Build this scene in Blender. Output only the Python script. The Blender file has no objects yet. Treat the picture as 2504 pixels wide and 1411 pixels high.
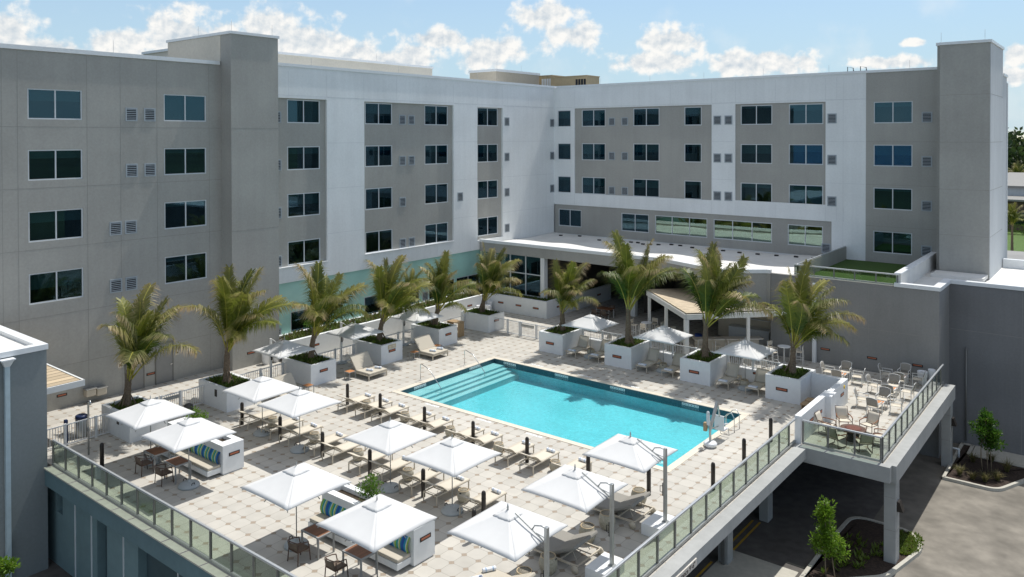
import bpy, math, random
from mathutils import Vector, Matrix
rnd = random.Random(7)
R = math.radians
S = bpy.context.scene
COL = S.collection
# ---------------------------------------------------------------- camera
cam = bpy.data.cameras.new("camera"); cam_o = bpy.data.objects.new("camera", cam); COL.objects.link(cam_o)
cam_o.location = (0, 0, 14)
_yaw, _pit, _rol = -0.673633339, -0.0111291378, -0.00172263143
_f = Vector((math.sin(_yaw), math.cos(_yaw), 0)); _r = Vector((math.cos(_yaw), -math.sin(_yaw), 0)); _u = Vector((0, 0, 1))
_f, _u = _f*math.cos(_pit) + _u*math.sin(_pit), _u*math.cos(_pit) - _f*math.sin(_pit)
_r, _u = _r*math.cos(_rol) + _u*math.sin(_rol), _u*math.cos(_rol) - _r*math.sin(_rol)
cam_o.rotation_euler = Matrix((_r, _u, -_f)).transposed().to_euler()
cam.sensor_width = 36; cam.lens = 36*1923.11/2504
cam.shift_x = (1252 - 1242.39)/2504; cam.shift_y = (356.01 - 705.5)/2504
cam.clip_start = 0.5; cam.clip_end = 9000
S.camera = cam_o
# ---------------------------------------------------------------- light, sky, exposure
S.view_settings.view_transform = 'Standard'; S.view_settings.look = 'None'
S.view_settings.exposure = EXPO = 0.22; S.view_settings.gamma = 1; S.view_settings.use_curve_mapping = False
TO_SUN = Vector((0.045, 0.455, 1)).normalized()
sun = bpy.data.lights.new("sun", 'SUN'); sun.energy = 3.85; sun.angle = R(0.53); sun.color = (1, 0.968, 0.915)
sun_o = bpy.data.objects.new("sun", sun); COL.objects.link(sun_o); sun_o.location = (-30, 40, 80)
sun_o.rotation_euler = (-TO_SUN).to_track_quat('-Z', 'Y').to_euler()
S.cycles.max_bounces = 8; S.cycles.transparent_max_bounces = 24; S.cycles.diffuse_bounces = 4; S.cycles.glossy_bounces = 4
S.cycles.caustics_reflective = False; S.cycles.caustics_refractive = False
w = bpy.data.worlds.new("World"); S.world = w; w.use_nodes = True
N = w.node_tree.nodes; LK = w.node_tree.links; N.clear()
def nd(t, **k):
    n = N.new(t)
    for a, b in k.items(): setattr(n, a, b)
    return n
def mth(op, a, b=None, c=None, clamp=False):
    n = nd('ShaderNodeMath', operation=op, use_clamp=clamp)
    for i, q in enumerate((a, b, c)):
        if q is None: continue
        if isinstance(q, (int, float)): n.inputs[i].default_value = q
        else: LK.new(q, n.inputs[i])
    return n.outputs[0]
sky = nd('ShaderNodeTexSky', sky_type='NISHITA', sun_disc=False)
sky.sun_elevation = math.asin(TO_SUN.z); sky.sun_rotation = math.atan2(TO_SUN.x, TO_SUN.y)
sky.air_density = 0.95; sky.dust_density = 0.1; sky.ozone_density = 1.6; sky.altitude = 0
bg = nd('ShaderNodeBackground'); bg.inputs[1].default_value = 0.125; LK.new(sky.outputs[0], bg.inputs[0])
tc = nd('ShaderNodeTexCoord'); sx = nd('ShaderNodeSeparateXYZ'); LK.new(tc.outputs['Generated'], sx.inputs[0])
az = mth('MULTIPLY', mth('ARCTAN2', sx.outputs[0], sx.outputs[1]), 57.29578)
el = mth('MULTIPLY', mth('ARCSINE', sx.outputs[2]), 57.29578)
uv = nd('ShaderNodeCombineXYZ'); LK.new(az, uv.inputs[0]); LK.new(el, uv.inputs[1])
CLOUDS = [(-70.99, 6.42, 1.62, 1.48), (-69.05, 5.41, 2.26, 1.06), (-64.66, 5.97, 2.08, 0.95), (-61.2, 6.86, 2.45, 1.88), (-58.62, 6.23, 2.4, 1.65), (-55.41, 7.38, 2.34, 1.53), (-53.07, 6.61, 2.82, 1.56), (-50.1, 6.02, 2.59, 1.15), (-47.51, 5.48, 1.75, 0.73), (-43.7, 7.16, 2.22, 0.7), (-45.47, 5.8, 1.77, 0.87), (-39.85, 6.12, 2.53, 1.11), (-35.98, 8.68, 2.37, 1.04), (-34.05, 7.35, 1.92, 1.16), (-26.92, 6.78, 1.98, 1.09), (-27.49, 5.36, 3.39, 0.75), (-20.8, 4.96, 3.69, 0.84), (-22.43, 5.52, 1.36, 0.51), (-11.2, 6.02, 0.65, 0.23), (-12.38, 4.82, 2.12, 0.42), (-5.65, 4.92, 0.62, 0.64), (-5.85, 3.69, 1.25, 0.5)]
def cloud_field(vec):
    cur = None
    for (a, e, ra, re) in CLOUDS:
        s1 = nd('ShaderNodeVectorMath', operation='SUBTRACT'); LK.new(vec, s1.inputs[0]); s1.inputs[1].default_value = (a, e, 0)
        s2 = nd('ShaderNodeVectorMath', operation='DIVIDE'); LK.new(s1.outputs[0], s2.inputs[0]); s2.inputs[1].default_value = (ra, re, 1)
        s3 = nd('ShaderNodeVectorMath', operation='LENGTH'); LK.new(s2.outputs[0], s3.inputs[0])
        cur = s3.outputs['Value'] if cur is None else mth('SMOOTH_MIN', cur, s3.outputs['Value'], 0.35)
    return cur
blob = cloud_field(uv.outputs[0])
def noise(vec, sc, det, rough=0.6, off=(0, 0, 0)):
    ad = nd('ShaderNodeVectorMath', operation='ADD'); LK.new(vec, ad.inputs[0]); ad.inputs[1].default_value = off
    n = nd('ShaderNodeTexNoise'); n.inputs['Scale'].default_value = sc; n.inputs['Detail'].default_value = det; n.inputs['Roughness'].default_value = rough
    LK.new(ad.outputs[0], n.inputs['Vector']); return n.outputs[0]
n1 = noise(uv.outputs[0], 0.72, 8, 0.54); n2 = noise(uv.outputs[0], 0.72, 8, 0.54, (0.16, -0.30, 0)); n3 = noise(uv.outputs[0], 0.28, 5, 0.5, (40, 3, 0))
dens = mth('ADD', mth('SUBTRACT', 1.24, blob), mth('MULTIPLY', mth('SUBTRACT', n1, 0.5), 2.9))
m1 = nd('ShaderNodeMapRange', interpolation_type='SMOOTHSTEP'); LK.new(dens, m1.inputs[0]); m1.inputs[1].default_value = -0.12; m1.inputs[2].default_value = 0.62
wisp = nd('ShaderNodeMapRange', interpolation_type='SMOOTHSTEP'); LK.new(mth('ADD', n3, mth('MULTIPLY', el, -0.022)), wisp.inputs[0]); wisp.inputs[1].default_value = 0.36; wisp.inputs[2].default_value = 0.66; wisp.inputs[4].default_value = 0.3
upm = nd('ShaderNodeMapRange'); LK.new(el, upm.inputs[0]); upm.inputs[1].default_value = -0.5; upm.inputs[2].default_value = 0.5
hi = nd('ShaderNodeMapRange', interpolation_type='SMOOTHSTEP'); LK.new(el, hi.inputs[0]); hi.inputs[1].default_value = 16; hi.inputs[2].default_value = 42; hi.inputs[4].default_value = 0.64   # unseen broken cloud layer, added overhead to fill the shade
n4 = noise(tc.outputs['Generated'], 3.0, 5, 0.55)
over = mth('MULTIPLY', hi.outputs[0], mth('MULTIPLY', n4, 1.7, clamp=True))
cm = mth('MULTIPLY', mth('MAXIMUM', mth('MAXIMUM', m1.outputs[0], wisp.outputs[0]), over), upm.outputs[0])
lit = nd('ShaderNodeMapRange'); LK.new(mth('ADD', mth('SUBTRACT', n1, n2), mth('MULTIPLY', mth('SUBTRACT', 0.55, blob), -0.10)), lit.inputs[0]); lit.inputs[1].default_value = -0.18; lit.inputs[2].default_value = 0.10
cc = nd('ShaderNodeMix', data_type='RGBA'); LK.new(lit.outputs[0], cc.inputs[0]); cc.inputs[6].default_value = (0.60, 0.68, 0.75, 1); cc.inputs[7].default_value = (1.0, 0.99, 0.96, 1)
bc = nd('ShaderNodeBackground'); LK.new(cc.outputs[2], bc.inputs[0]); bc.inputs[1].default_value = 0.84
mx = nd('ShaderNodeMixShader'); LK.new(cm, mx.inputs[0]); LK.new(bg.outputs[0], mx.inputs[1]); LK.new(bc.outputs[0], mx.inputs[2])
hz = nd('ShaderNodeMapRange', interpolation_type='SMOOTHSTEP'); LK.new(el, hz.inputs[0]); hz.inputs[1].default_value = 22; hz.inputs[2].default_value = -2; hz.inputs[4].default_value = 0.92   # pale summer haze low in the sky
bh = nd('ShaderNodeBackground'); bh.inputs[0].default_value = (0.40, 0.555, 0.66, 1); bh.inputs[1].default_value = 1.0
mh = nd('ShaderNodeMixShader'); LK.new(mth('MULTIPLY', hz.outputs[0], upm.outputs[0]), mh.inputs[0]); LK.new(bg.outputs[0], mh.inputs[1]); LK.new(bh.outputs[0], mh.inputs[2]); LK.new(mh.outputs[0], mx.inputs[1])
wo = nd('ShaderNodeOutputWorld'); LK.new(mx.outputs[0], wo.inputs[0])

# ---------------------------------------------------------------- materials
def newmat(name):
    m = bpy.data.materials.new(name); m.use_nodes = True
    return m, m.node_tree.nodes, m.node_tree.links, m.node_tree.nodes['Principled BSDF']
def mat(name, col, rough=0.6, var=0.08, scale=3.0, bump=0.0, bscale=60, metal=0.0, spec=0.4, stain=0.0, stain_scale=0.35, trans=0.0, coords='pos', streak=0.0):
    """plain surface with two scales of tone variation and a fine bump"""
    m, n, l, p = newmat(name)
    p.inputs['Roughness'].default_value = rough; p.inputs['Metallic'].default_value = metal; p.inputs['Specular IOR Level'].default_value = spec
    if coords == 'pos': src = n.new('ShaderNodeNewGeometry').outputs['Position']
    else: src = n.new('ShaderNodeTexCoord').outputs['Object']
    t = n.new('ShaderNodeTexNoise'); t.inputs['Scale'].default_value = scale; t.inputs['Detail'].default_value = 6; l.new(src, t.inputs['Vector'])
    t2 = n.new('ShaderNodeTexNoise'); t2.inputs['Scale'].default_value = stain_scale; t2.inputs['Detail'].default_value = 4; l.new(src, t2.inputs['Vector'])
    mr = n.new('ShaderNodeMapRange'); l.new(t.outputs[0], mr.inputs[0]); mr.inputs[1].default_value = 0.3; mr.inputs[2].default_value = 0.7
    mr.inputs[3].default_value = 1 - var; mr.inputs[4].default_value = 1 + var
    mr2 = n.new('ShaderNodeMapRange'); l.new(t2.outputs[0], mr2.inputs[0]); mr2.inputs[1].default_value = 0.35; mr2.inputs[2].default_value = 0.65
    mr2.inputs[3].default_value = 1 - stain; mr2.inputs[4].default_value = 1 + stain
    mu = n.new('ShaderNodeMath'); mu.operation = 'MULTIPLY'; l.new(mr.outputs[0], mu.inputs[0]); l.new(mr2.outputs[0], mu.inputs[1])
    if streak:   # rain streaks: noise stretched down the wall
        mp = n.new('ShaderNodeVectorMath'); mp.operation = 'MULTIPLY'; mp.inputs[1].default_value = (2.6, 2.6, .16); l.new(src, mp.inputs[0])
        t3 = n.new('ShaderNodeTexNoise'); t3.inputs['Scale'].default_value = 1.0; t3.inputs['Detail'].default_value = 5; l.new(mp.outputs[0], t3.inputs['Vector'])
        mr3 = n.new('ShaderNodeMapRange'); l.new(t3.outputs[0], mr3.inputs[0]); mr3.inputs[1].default_value = 0.35; mr3.inputs[2].default_value = 0.65; mr3.inputs[3].default_value = 1 - streak; mr3.inputs[4].default_value = 1 + streak*.6
        m3 = n.new('ShaderNodeMath'); m3.operation = 'MULTIPLY'; l.new(mu.outputs[0], m3.inputs[0]); l.new(mr3.outputs[0], m3.inputs[1]); mu = m3
    vs = n.new('ShaderNodeVectorMath'); vs.operation = 'SCALE'; vs.inputs[0].default_value = col; l.new(mu.outputs[0], vs.inputs['Scale'])
    l.new(vs.outputs[0], p.inputs['Base Color'])
    if bump:
        b = n.new('ShaderNodeTexNoise'); b.inputs['Scale'].default_value = bscale; b.inputs['Detail'].default_value = 3; l.new(src, b.inputs['Vector'])
        bp = n.new('ShaderNodeBump'); bp.inputs['Strength'].default_value = bump; bp.inputs['Distance'].default_value = 0.02; l.new(b.outputs[0], bp.inputs['Height']); l.new(bp.outputs[0], p.inputs['Normal'])
    if trans:
        tr = n.new('ShaderNodeBsdfTranslucent'); l.new(vs.outputs[0], tr.inputs[0]); ms = n.new('ShaderNodeMixShader'); ms.inputs[0].default_value = trans
        l.new(p.outputs[0], ms.inputs[1]); l.new(tr.outputs[0], ms.inputs[2]); l.new(ms.outputs[0], n['Material Output'].inputs[0])
    return m
def glass(name, tint, ior=1.5, rough=0.01, boost=1.0, bump=0.0, bscale=3.0, gcol=(1, 1, 1, 1)):
    m, n, l, p = newmat(name); n.remove(p)
    t = n.new('ShaderNodeBsdfTransparent'); t.inputs[0].default_value = (*tint, 1)
    g = n.new('ShaderNodeBsdfGlossy'); g.inputs['Roughness'].default_value = rough; g.inputs[0].default_value = gcol
    f = n.new('ShaderNodeLayerWeight'); f.inputs[0].default_value = 0.5; F0 = ((ior-1)/(ior+1))**2*boost
    if bump:
        src = n.new('ShaderNodeNewGeometry').outputs['Position']
        a = n.new('ShaderNodeTexNoise'); a.inputs['Scale'].default_value = bscale; a.inputs['Detail'].default_value = 4; a.inputs['Distortion'].default_value = 0.8; l.new(src, a.inputs['Vector'])
        b = n.new('ShaderNodeBump'); b.inputs['Strength'].default_value = bump; b.inputs['Distance'].default_value = 0.05; l.new(a.outputs[0], b.inputs['Height'])
        l.new(b.outputs[0], g.inputs['Normal']); l.new(b.outputs[0], f.inputs['Normal'])
    pw = n.new('ShaderNodeMath'); pw.operation = 'POWER'; pw.inputs[1].default_value = 5; l.new(f.outputs['Facing'], pw.inputs[0])
    k = n.new('ShaderNodeMath'); k.operation = 'MULTIPLY_ADD'; k.use_clamp = True; k.inputs[1].default_value = 1-F0; k.inputs[2].default_value = F0; l.new(pw.outputs[0], k.inputs[0])
    ms = n.new('ShaderNodeMixShader'); l.new(k.outputs[0], ms.inputs[0]); l.new(t.outputs[0], ms.inputs[1]); l.new(g.outputs[0], ms.inputs[2]); l.new(ms.outputs[0], n['Material Output'].inputs[0])
    return m
def leafmat(name, ca, cb, wear, trans=0.42, rough=0.45):
    """leaf colour from green to dry, by the leaf's own 'wear' attribute, with per-object shift"""
    m, n, l, p = newmat(name)
    a = n.new('ShaderNodeAttribute'); a.attribute_name = 'wear'
    o = n.new('ShaderNodeObjectInfo')
    t = n.new('ShaderNodeTexNoise'); t.inputs['Scale'].default_value = 2.2; g = n.new('ShaderNodeNewGeometry'); l.new(g.outputs['Position'], t.inputs['Vector'])
    ad = n.new('ShaderNodeMath'); ad.operation = 'ADD'; l.new(t.outputs[0], ad.inputs[0]); l.new(o.outputs['Random'], ad.inputs[1])
    mr = n.new('ShaderNodeMapRange'); l.new(ad.outputs[0], mr.inputs[0]); mr.inputs[1].default_value = 0.45; mr.inputs[2].default_value = 1.35
    c1 = n.new('ShaderNodeMix'); c1.data_type = 'RGBA'; l.new(mr.outputs[0], c1.inputs[0]); c1.inputs[6].default_value = (*ca, 1); c1.inputs[7].default_value = (*cb, 1)
    c2 = n.new('ShaderNodeMix'); c2.data_type = 'RGBA'; l.new(a.outputs['Fac'], c2.inputs[0]); l.new(c1.outputs[2], c2.inputs[6]); c2.inputs[7].default_value = (*wear, 1)
    l.new(c2.outputs[2], p.inputs['Base Color']); p.inputs['Roughness'].default_value = rough; p.inputs['Specular IOR Level'].default_value = 0.35
    tr = n.new('ShaderNodeBsdfTranslucent'); l.new(c2.outputs[2], tr.inputs[0]); ms = n.new('ShaderNodeMixShader'); ms.inputs[0].default_value = trans
    l.new(p.outputs[0], ms.inputs[1]); l.new(tr.outputs[0], ms.inputs[2]); l.new(ms.outputs[0], n['Material Output'].inputs[0])
    return m
def pavermat():
    """octagon pavers with small brown brick squares at the corners; pitch measured on the deck"""
    m, n, l, p = newmat('octagon_pavers'); PIT = 0.6235
    g = n.new('ShaderNodeNewGeometry'); s = n.new('ShaderNodeSeparateXYZ'); l.new(g.outputs['Position'], s.inputs[0])
    def M(op, a, b=None, cl=False):
        q = n.new('ShaderNodeMath'); q.operation = op; q.use_clamp = cl
        for i, v in enumerate((a, b)):
            if v is None: continue
            if isinstance(v, (int, float)): q.inputs[i].default_value = v
            else: l.new(v, q.inputs[i])
        return q.outputs[0]
    u = M('DIVIDE', M('ADD', s.outputs[0], 24.37 + PIT*200), PIT); v = M('DIVIDE', M('ADD', s.outputs[1], -17.05 + PIT*200), PIT)
    du = M('ABSOLUTE', M('SUBTRACT', u, M('ROUND', u))); dv = M('ABSOLUTE', M('SUBTRACT', v, M('ROUND', v)))
    dsum = M('ADD', du, dv)
    dot = M('LESS_THAN', dsum, 0.185); ring = M('LESS_THAN', dsum, 0.205)
    line = M('LESS_THAN', M('MINIMUM', du, dv), 0.011)
    cell = n.new('ShaderNodeCombineXYZ'); l.new(M('FLOOR', u), cell.inputs[0]); l.new(M('FLOOR', v), cell.inputs[1])
    wn = n.new('ShaderNodeTexWhiteNoise'); wn.noise_dimensions = '2D'; l.new(cell.outputs[0], wn.inputs['Vector'])
    no = n.new('ShaderNodeTexNoise'); no.inputs['Scale'].default_value = 1.6; no.inputs['Detail'].default_value = 7; l.new(g.outputs['Position'], no.inputs['Vector'])
    n5 = n.new('ShaderNodeTexNoise'); n5.inputs['Scale'].default_value = 0.22; n5.inputs['Detail'].default_value = 3; l.new(g.outputs['Position'], n5.inputs['Vector'])
    fac = M('ADD', M('ADD', 0.66, M('MULTIPLY', wn.outputs[0], 0.12)), M('ADD', M('MULTIPLY', no.outputs[0], 0.30), M('MULTIPLY', n5.outputs[0], 0.26)))
    vs = n.new('ShaderNodeVectorMath'); vs.operation = 'SCALE'; vs.inputs[0].default_value = PAVE; l.new(fac, vs.inputs['Scale'])
    brk = M('LESS_THAN', M('FRACT', M('MULTIPLY', M('ADD', u, v), 9.0)), 0.2)
    db = n.new('ShaderNodeMix'); db.data_type = 'RGBA'; l.new(brk, db.inputs[0]); db.inputs[6].default_value = (0.335, 0.28, 0.22, 1); db.inputs[7].default_value = (0.25, 0.205, 0.165, 1)
    c1 = n.new('ShaderNodeMix'); c1.data_type = 'RGBA'; l.new(M('MAXIMUM', line, ring), c1.inputs[0]); l.new(vs.outputs[0], c1.inputs[6]); c1.inputs[7].default_value = (0.26, 0.24, 0.205, 1)
    c2 = n.new('ShaderNodeMix'); c2.data_type = 'RGBA'; l.new(dot, c2.inputs[0]); l.new(c1.outputs[2], c2.inputs[6]); l.new(db.outputs[2], c2.inputs[7])
    l.new(c2.outputs[2], p.inputs['Base Color']); p.inputs['Roughness'].default_value = 0.75; p.inputs['Specular IOR Level'].default_value = 0.25
    return m
def stripemat():
    m, n, l, p = newmat('striped_outdoor_fabric')
    tcx = n.new('ShaderNodeTexCoord'); s = n.new('ShaderNodeSeparateXYZ'); l.new(tcx.outputs['Object'], s.inputs[0])
    a = n.new('ShaderNodeMath'); a.operation = 'MULTIPLY'; a.inputs[1].default_value = 1/0.55; l.new(s.outputs[0], a.inputs[0])
    f = n.new('ShaderNodeMath'); f.operation = 'FRACT'; l.new(a.outputs[0], f.inputs[0])
    r = n.new('ShaderNodeValToRGB'); r.color_ramp.interpolation = 'CONSTANT'; l.new(f.outputs[0], r.inputs[0])
    st = [(0, (.02, .10, .36)), (.20, (.02, .28, .45)), (.34, (.62, .68, .60)), (.42, (.30, .48, .07)), (.56, (.02, .33, .30)), (.72, (.62, .68, .60)), (.80, (.42, .52, .10)), (.90, (.03, .20, .42))]
    e = r.color_ramp.elements; e[0].position = 0; e[0].color = (*st[0][1], 1); e[1].position = st[1][0]; e[1].color = (*st[1][1], 1)
    for q, c in st[2:]:
        x = e.new(q); x.color = (*c, 1)
    l.new(r.outputs[0], p.inputs['Base Color']); p.inputs['Roughness'].default_value = 0.85
    return m
def slatmat(name, col, pitch, axis, dark):
    """boards: thin dark gaps every pitch metres along one object axis, each board its own tone"""
    m, n, l, p = newmat(name)
    tcx = n.new('ShaderNodeTexCoord'); s = n.new('ShaderNodeSeparateXYZ'); l.new(tcx.outputs['Object'], s.inputs[0])
    a = n.new('ShaderNodeMath'); a.operation = 'DIVIDE'; a.inputs[1].default_value = pitch; l.new(s.outputs[axis], a.inputs[0])
    f = n.new('ShaderNodeMath'); f.operation = 'FRACT'; l.new(a.outputs[0], f.inputs[0]); fl = n.new('ShaderNodeMath'); fl.operation = 'FLOOR'; l.new(a.outputs[0], fl.inputs[0])
    lt = n.new('ShaderNodeMath'); lt.operation = 'LESS_THAN'; lt.inputs[1].default_value = 0.12; l.new(f.outputs[0], lt.inputs[0])
    wn = n.new('ShaderNodeTexWhiteNoise'); wn.noise_dimensions = '1D'; l.new(fl.outputs[0], wn.inputs['W'])
    mr = n.new('ShaderNodeMapRange'); l.new(wn.outputs[0], mr.inputs[0]); mr.inputs[3].default_value = 0.82; mr.inputs[4].default_value = 1.15
    vs = n.new('ShaderNodeVectorMath'); vs.operation = 'SCALE'; vs.inputs[0].default_value = col; l.new(mr.outputs[0], vs.inputs['Scale'])
    c = n.new('ShaderNodeMix'); c.data_type = 'RGBA'; l.new(lt.outputs[0], c.inputs[0]); l.new(vs.outputs[0], c.inputs[6]); c.inputs[7].default_value = (*dark, 1)
    l.new(c.outputs[2], p.inputs['Base Color']); p.inputs['Roughness'].default_value = 0.6
    return m
def emis(name, col, st):
    m, n, l, p = newmat(name); p.inputs['Base Color'].default_value = (*col, 1); p.inputs['Emission Color'].default_value = (*col, 1); p.inputs['Emission Strength'].default_value = st
    return m
PAVE = (0.475, 0.452, 0.405)
M = dict(
    grey=mat('grey_stucco', (.352, .346, .320), .85, .05, 9, .12, 90, stain=.06, streak=.028), white=mat('white_stucco', (.74, .76, .76), .8, .03, 7, .1, 90, stain=.04, streak=.025), pale=mat('shaded_white_stucco', (.52, .54, .55), .8, .03, 7, .1, 90, stain=.04, streak=.05),
    joint_g=mat('grey_control_joint', (.275, .27, .25), .9), joint_w=mat('white_control_joint', (.60, .62, .63), .9),
    teal=mat('teal_glass_panel', (.40, .66, .58), .12, .05, .6, spec=.8, stain=.08), cap=mat('white_metal_coping', (.72, .74, .75), .4, .03, 4, spec=.5),
    beige=mat('beige_stucco', (.50, .44, .35), .85, .05, 6, .1, 90, stain=.05), unit=mat('tan_painted_steel', (.46, .36, .22), .5, .06, 3),
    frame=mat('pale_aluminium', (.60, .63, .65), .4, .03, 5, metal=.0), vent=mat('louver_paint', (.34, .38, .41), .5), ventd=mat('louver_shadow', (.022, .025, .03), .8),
    pane=glass('window_glass', (.58, .68, .70), 1.5, .008, 2.0, gcol=(.38, .64, .80, 1)), blind=mat('teal_roller_blind', (.055, .105, .108), .9, .05), room=mat('dark_room', (.022, .026, .026), .9, .3, .8),
    roofw=mat('white_roof_membrane', (.70, .69, .66), .7, .05, 1.2, .05, 40, stain=.06), pave=pavermat(), coping=mat('cream_pool_coping', (.62, .565, .47), .6, .05, 3, .05, 50, stain=.04),
    tile=mat('navy_waterline_tile', (.04, .085, .11), .25, .25, 12), basin=mat('pool_plaster', (.20, .56, .61), .6, .10, 7, stain=.06), step=mat('pool_step_plaster', (.46, .58, .58), .6, .05, 5),
    water=glass('pool_water', (.68, .955, .975), 1.33, .04, .75, .35, 2.6), conc=mat('grey_concrete', (.36, .345, .315), .85, .08, 3, .12, 50, stain=.08),
    pconc=mat('painted_concrete', (.355, .36, .35), .8, .06, 3, .08, 50, stain=.07), asph=mat('dark_asphalt', (.11, .102, .094), .9, .2, 2.5, .2, 50, stain=.2), drive=mat('worn_drive_concrete', (.195, .178, .15), .9, .16, 1.7, .2, 30, stain=.22, stain_scale=.5),
    kerb=mat('pale_kerb', (.46, .44, .38), .85, .08, 4, .1, 40), mulch=mat('brown_mulch', (.04, .027, .02), .95, .5, 9, .8, 30), soil=mat('dark_soil', (.05, .036, .022), .95, .5, 12, .8, 40),
    planter=mat('white_planter', (.74, .755, .76), .6, .025, 5, .05, 60, stain=.02), slot=mat('dark_slot', (.02, .016, .014), .5), glow=mat('copper_slot_light', (.42, .13, .07), .4),
    canvas=mat('white_canvas', (.70, .70, .69), .85, .02, 3, .05, 200, trans=.12), alu=mat('brushed_aluminium', (.42, .43, .42), .35, .04, 8, metal=.6), steel=mat('stainless_steel', (.55, .56, .56), .22, .03, 8, metal=.9),
    fog=mat('grey_resin_base', (.38, .41, .42), .5, .05, 4), black=mat('black_plastic', (.014, .013, .012), .45, .1, 4), bol=mat('dark_bronze_paint', (.022, .018, .016), .4, .15, 5),
    cream=mat('cream_powder_coat', (.56, .50, .40), .5, .04, 5), sling=mat('cream_sling_mesh', (.60, .545, .45), .8, .04, 40, coords='obj'), rattan=mat('cream_woven_rattan', (.42, .385, .30), .8, .22, 28, .5, 60, coords='obj'),
    rim=mat('tan_rim', (.55, .43, .27), .6), greyc=mat('taupe_cushion', (.27, .255, .225), .9, .05, 30, coords='obj'), tanc=mat('sand_cushion', (.50, .455, .375), .9, .04, 30, coords='obj'),
    towel=mat('white_towel', (.78, .80, .83), .95, .05, 60, .3, 120, coords='obj'), blue=mat('blue_towel_stripe', (.12, .28, .55), .95), stripe=stripemat(),
    brown=mat('brown_frame', (.10, .055, .038), .5, .1, 6), brownseat=mat('brown_woven_seat', (.14, .105, .08), .8, .15, 40, coords='obj'), tgrey=mat('grey_table_frame', (.30, .30, .29), .45),
    slat=slatmat('brown_slats', (.22, .095, .045), .055, 0, (.07, .03, .018)), orange=slatmat('orange_slats', (.55, .23, .08), .06, 0, (.22, .09, .03)),
    wood=slatmat('pale_roof_boards', (.50, .41, .29), .42, 0, (.13, .10, .07)), teak=mat('teak_arm', (.23, .10, .05), .5), wframe=mat('white_powder_coat', (.68, .68, .66), .45, .03, 5),
    fence=mat('white_fence_paint', (.66, .67, .67), .5, .03, 5), rail=mat('satin_rail', (.55, .57, .58), .3, .03, 6, metal=.5), post=mat('bronze_grey_post', (.19, .19, .18), .4, .04, 6, metal=.3),
    rglass=glass('green_railing_glass', (.72, .785, .73), 1.5, .01, 1.0), turf=mat('artificial_turf', (.042, .088, .014), .95, .25, 30, .6, 90), grass=mat('lawn_grass', (.075, .13, .028), .95, .3, 3, .4, 40),
    land=mat('far_scrub_ground', (.035, .055, .025), .95, .5, .02, stain=.4, stain_scale=.006), sea=mat('blue_sea', (.012, .13, .30), .25, .2, .05), lavas=mat('lava_rock', (.15, .06, .045), .9, .5, 30, .9, 50),
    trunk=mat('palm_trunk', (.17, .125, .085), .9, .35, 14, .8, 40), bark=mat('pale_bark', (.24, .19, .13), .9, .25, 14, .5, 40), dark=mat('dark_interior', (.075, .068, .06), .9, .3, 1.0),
    frond=leafmat('palm_leaf', (.030, .098, .008), (.17, .215, .016), (.52, .36, .22)), petiole=mat('yellow_green_petiole', (.36, .33, .05), .55, .15, 6), agrey=mat('annex_grey_stucco', (.245, .243, .235), .85, .05, 9, .12, 90, stain=.07, streak=.03), dgrey=mat('shaded_annex_stucco', (.19, .192, .195), .85, .05, 9, .12, 90, stain=.08, streak=.04), rpane=glass('reflective_glass', (.50, .62, .60), 1.5, .01, 6.0, .03, .35, (.62, .80, .70, 1)), lbeige=mat('light_beige_stucco', (.60, .56, .48), .85, .05, 6, .1, 90, stain=.05), leaf=leafmat('broad_leaf', (.045, .13, .012), (.17, .30, .025), (.30, .30, .05)),
    cover=leafmat('ground_cover_leaf', (.030, .085, .012), (.12, .19, .02), (.16, .09, .05)), tuft=leafmat('dry_tuft_leaf', (.09, .11, .03), (.20, .19, .07), (.36, .28, .14)), pine=leafmat('pine_leaf', (.016, .040, .014), (.035, .07, .02), (.07, .09, .03)),
    sign=mat('sign_plate', (.62, .58, .52), .5), ink=mat('sign_ink', (.05, .035, .03), .6), door=mat('grey_door', (.24, .24, .232), .5, .03, 4), yellow=mat('yellow_line_paint', (.45, .27, .03), .7, .15, 4),
    binb=mat('navy_bin', (.015, .03, .09), .4), tanwood=mat('tan_wood', (.36, .25, .14), .6, .15, 8), pot=mat('white_pot', (.72, .73, .74), .4))
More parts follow.
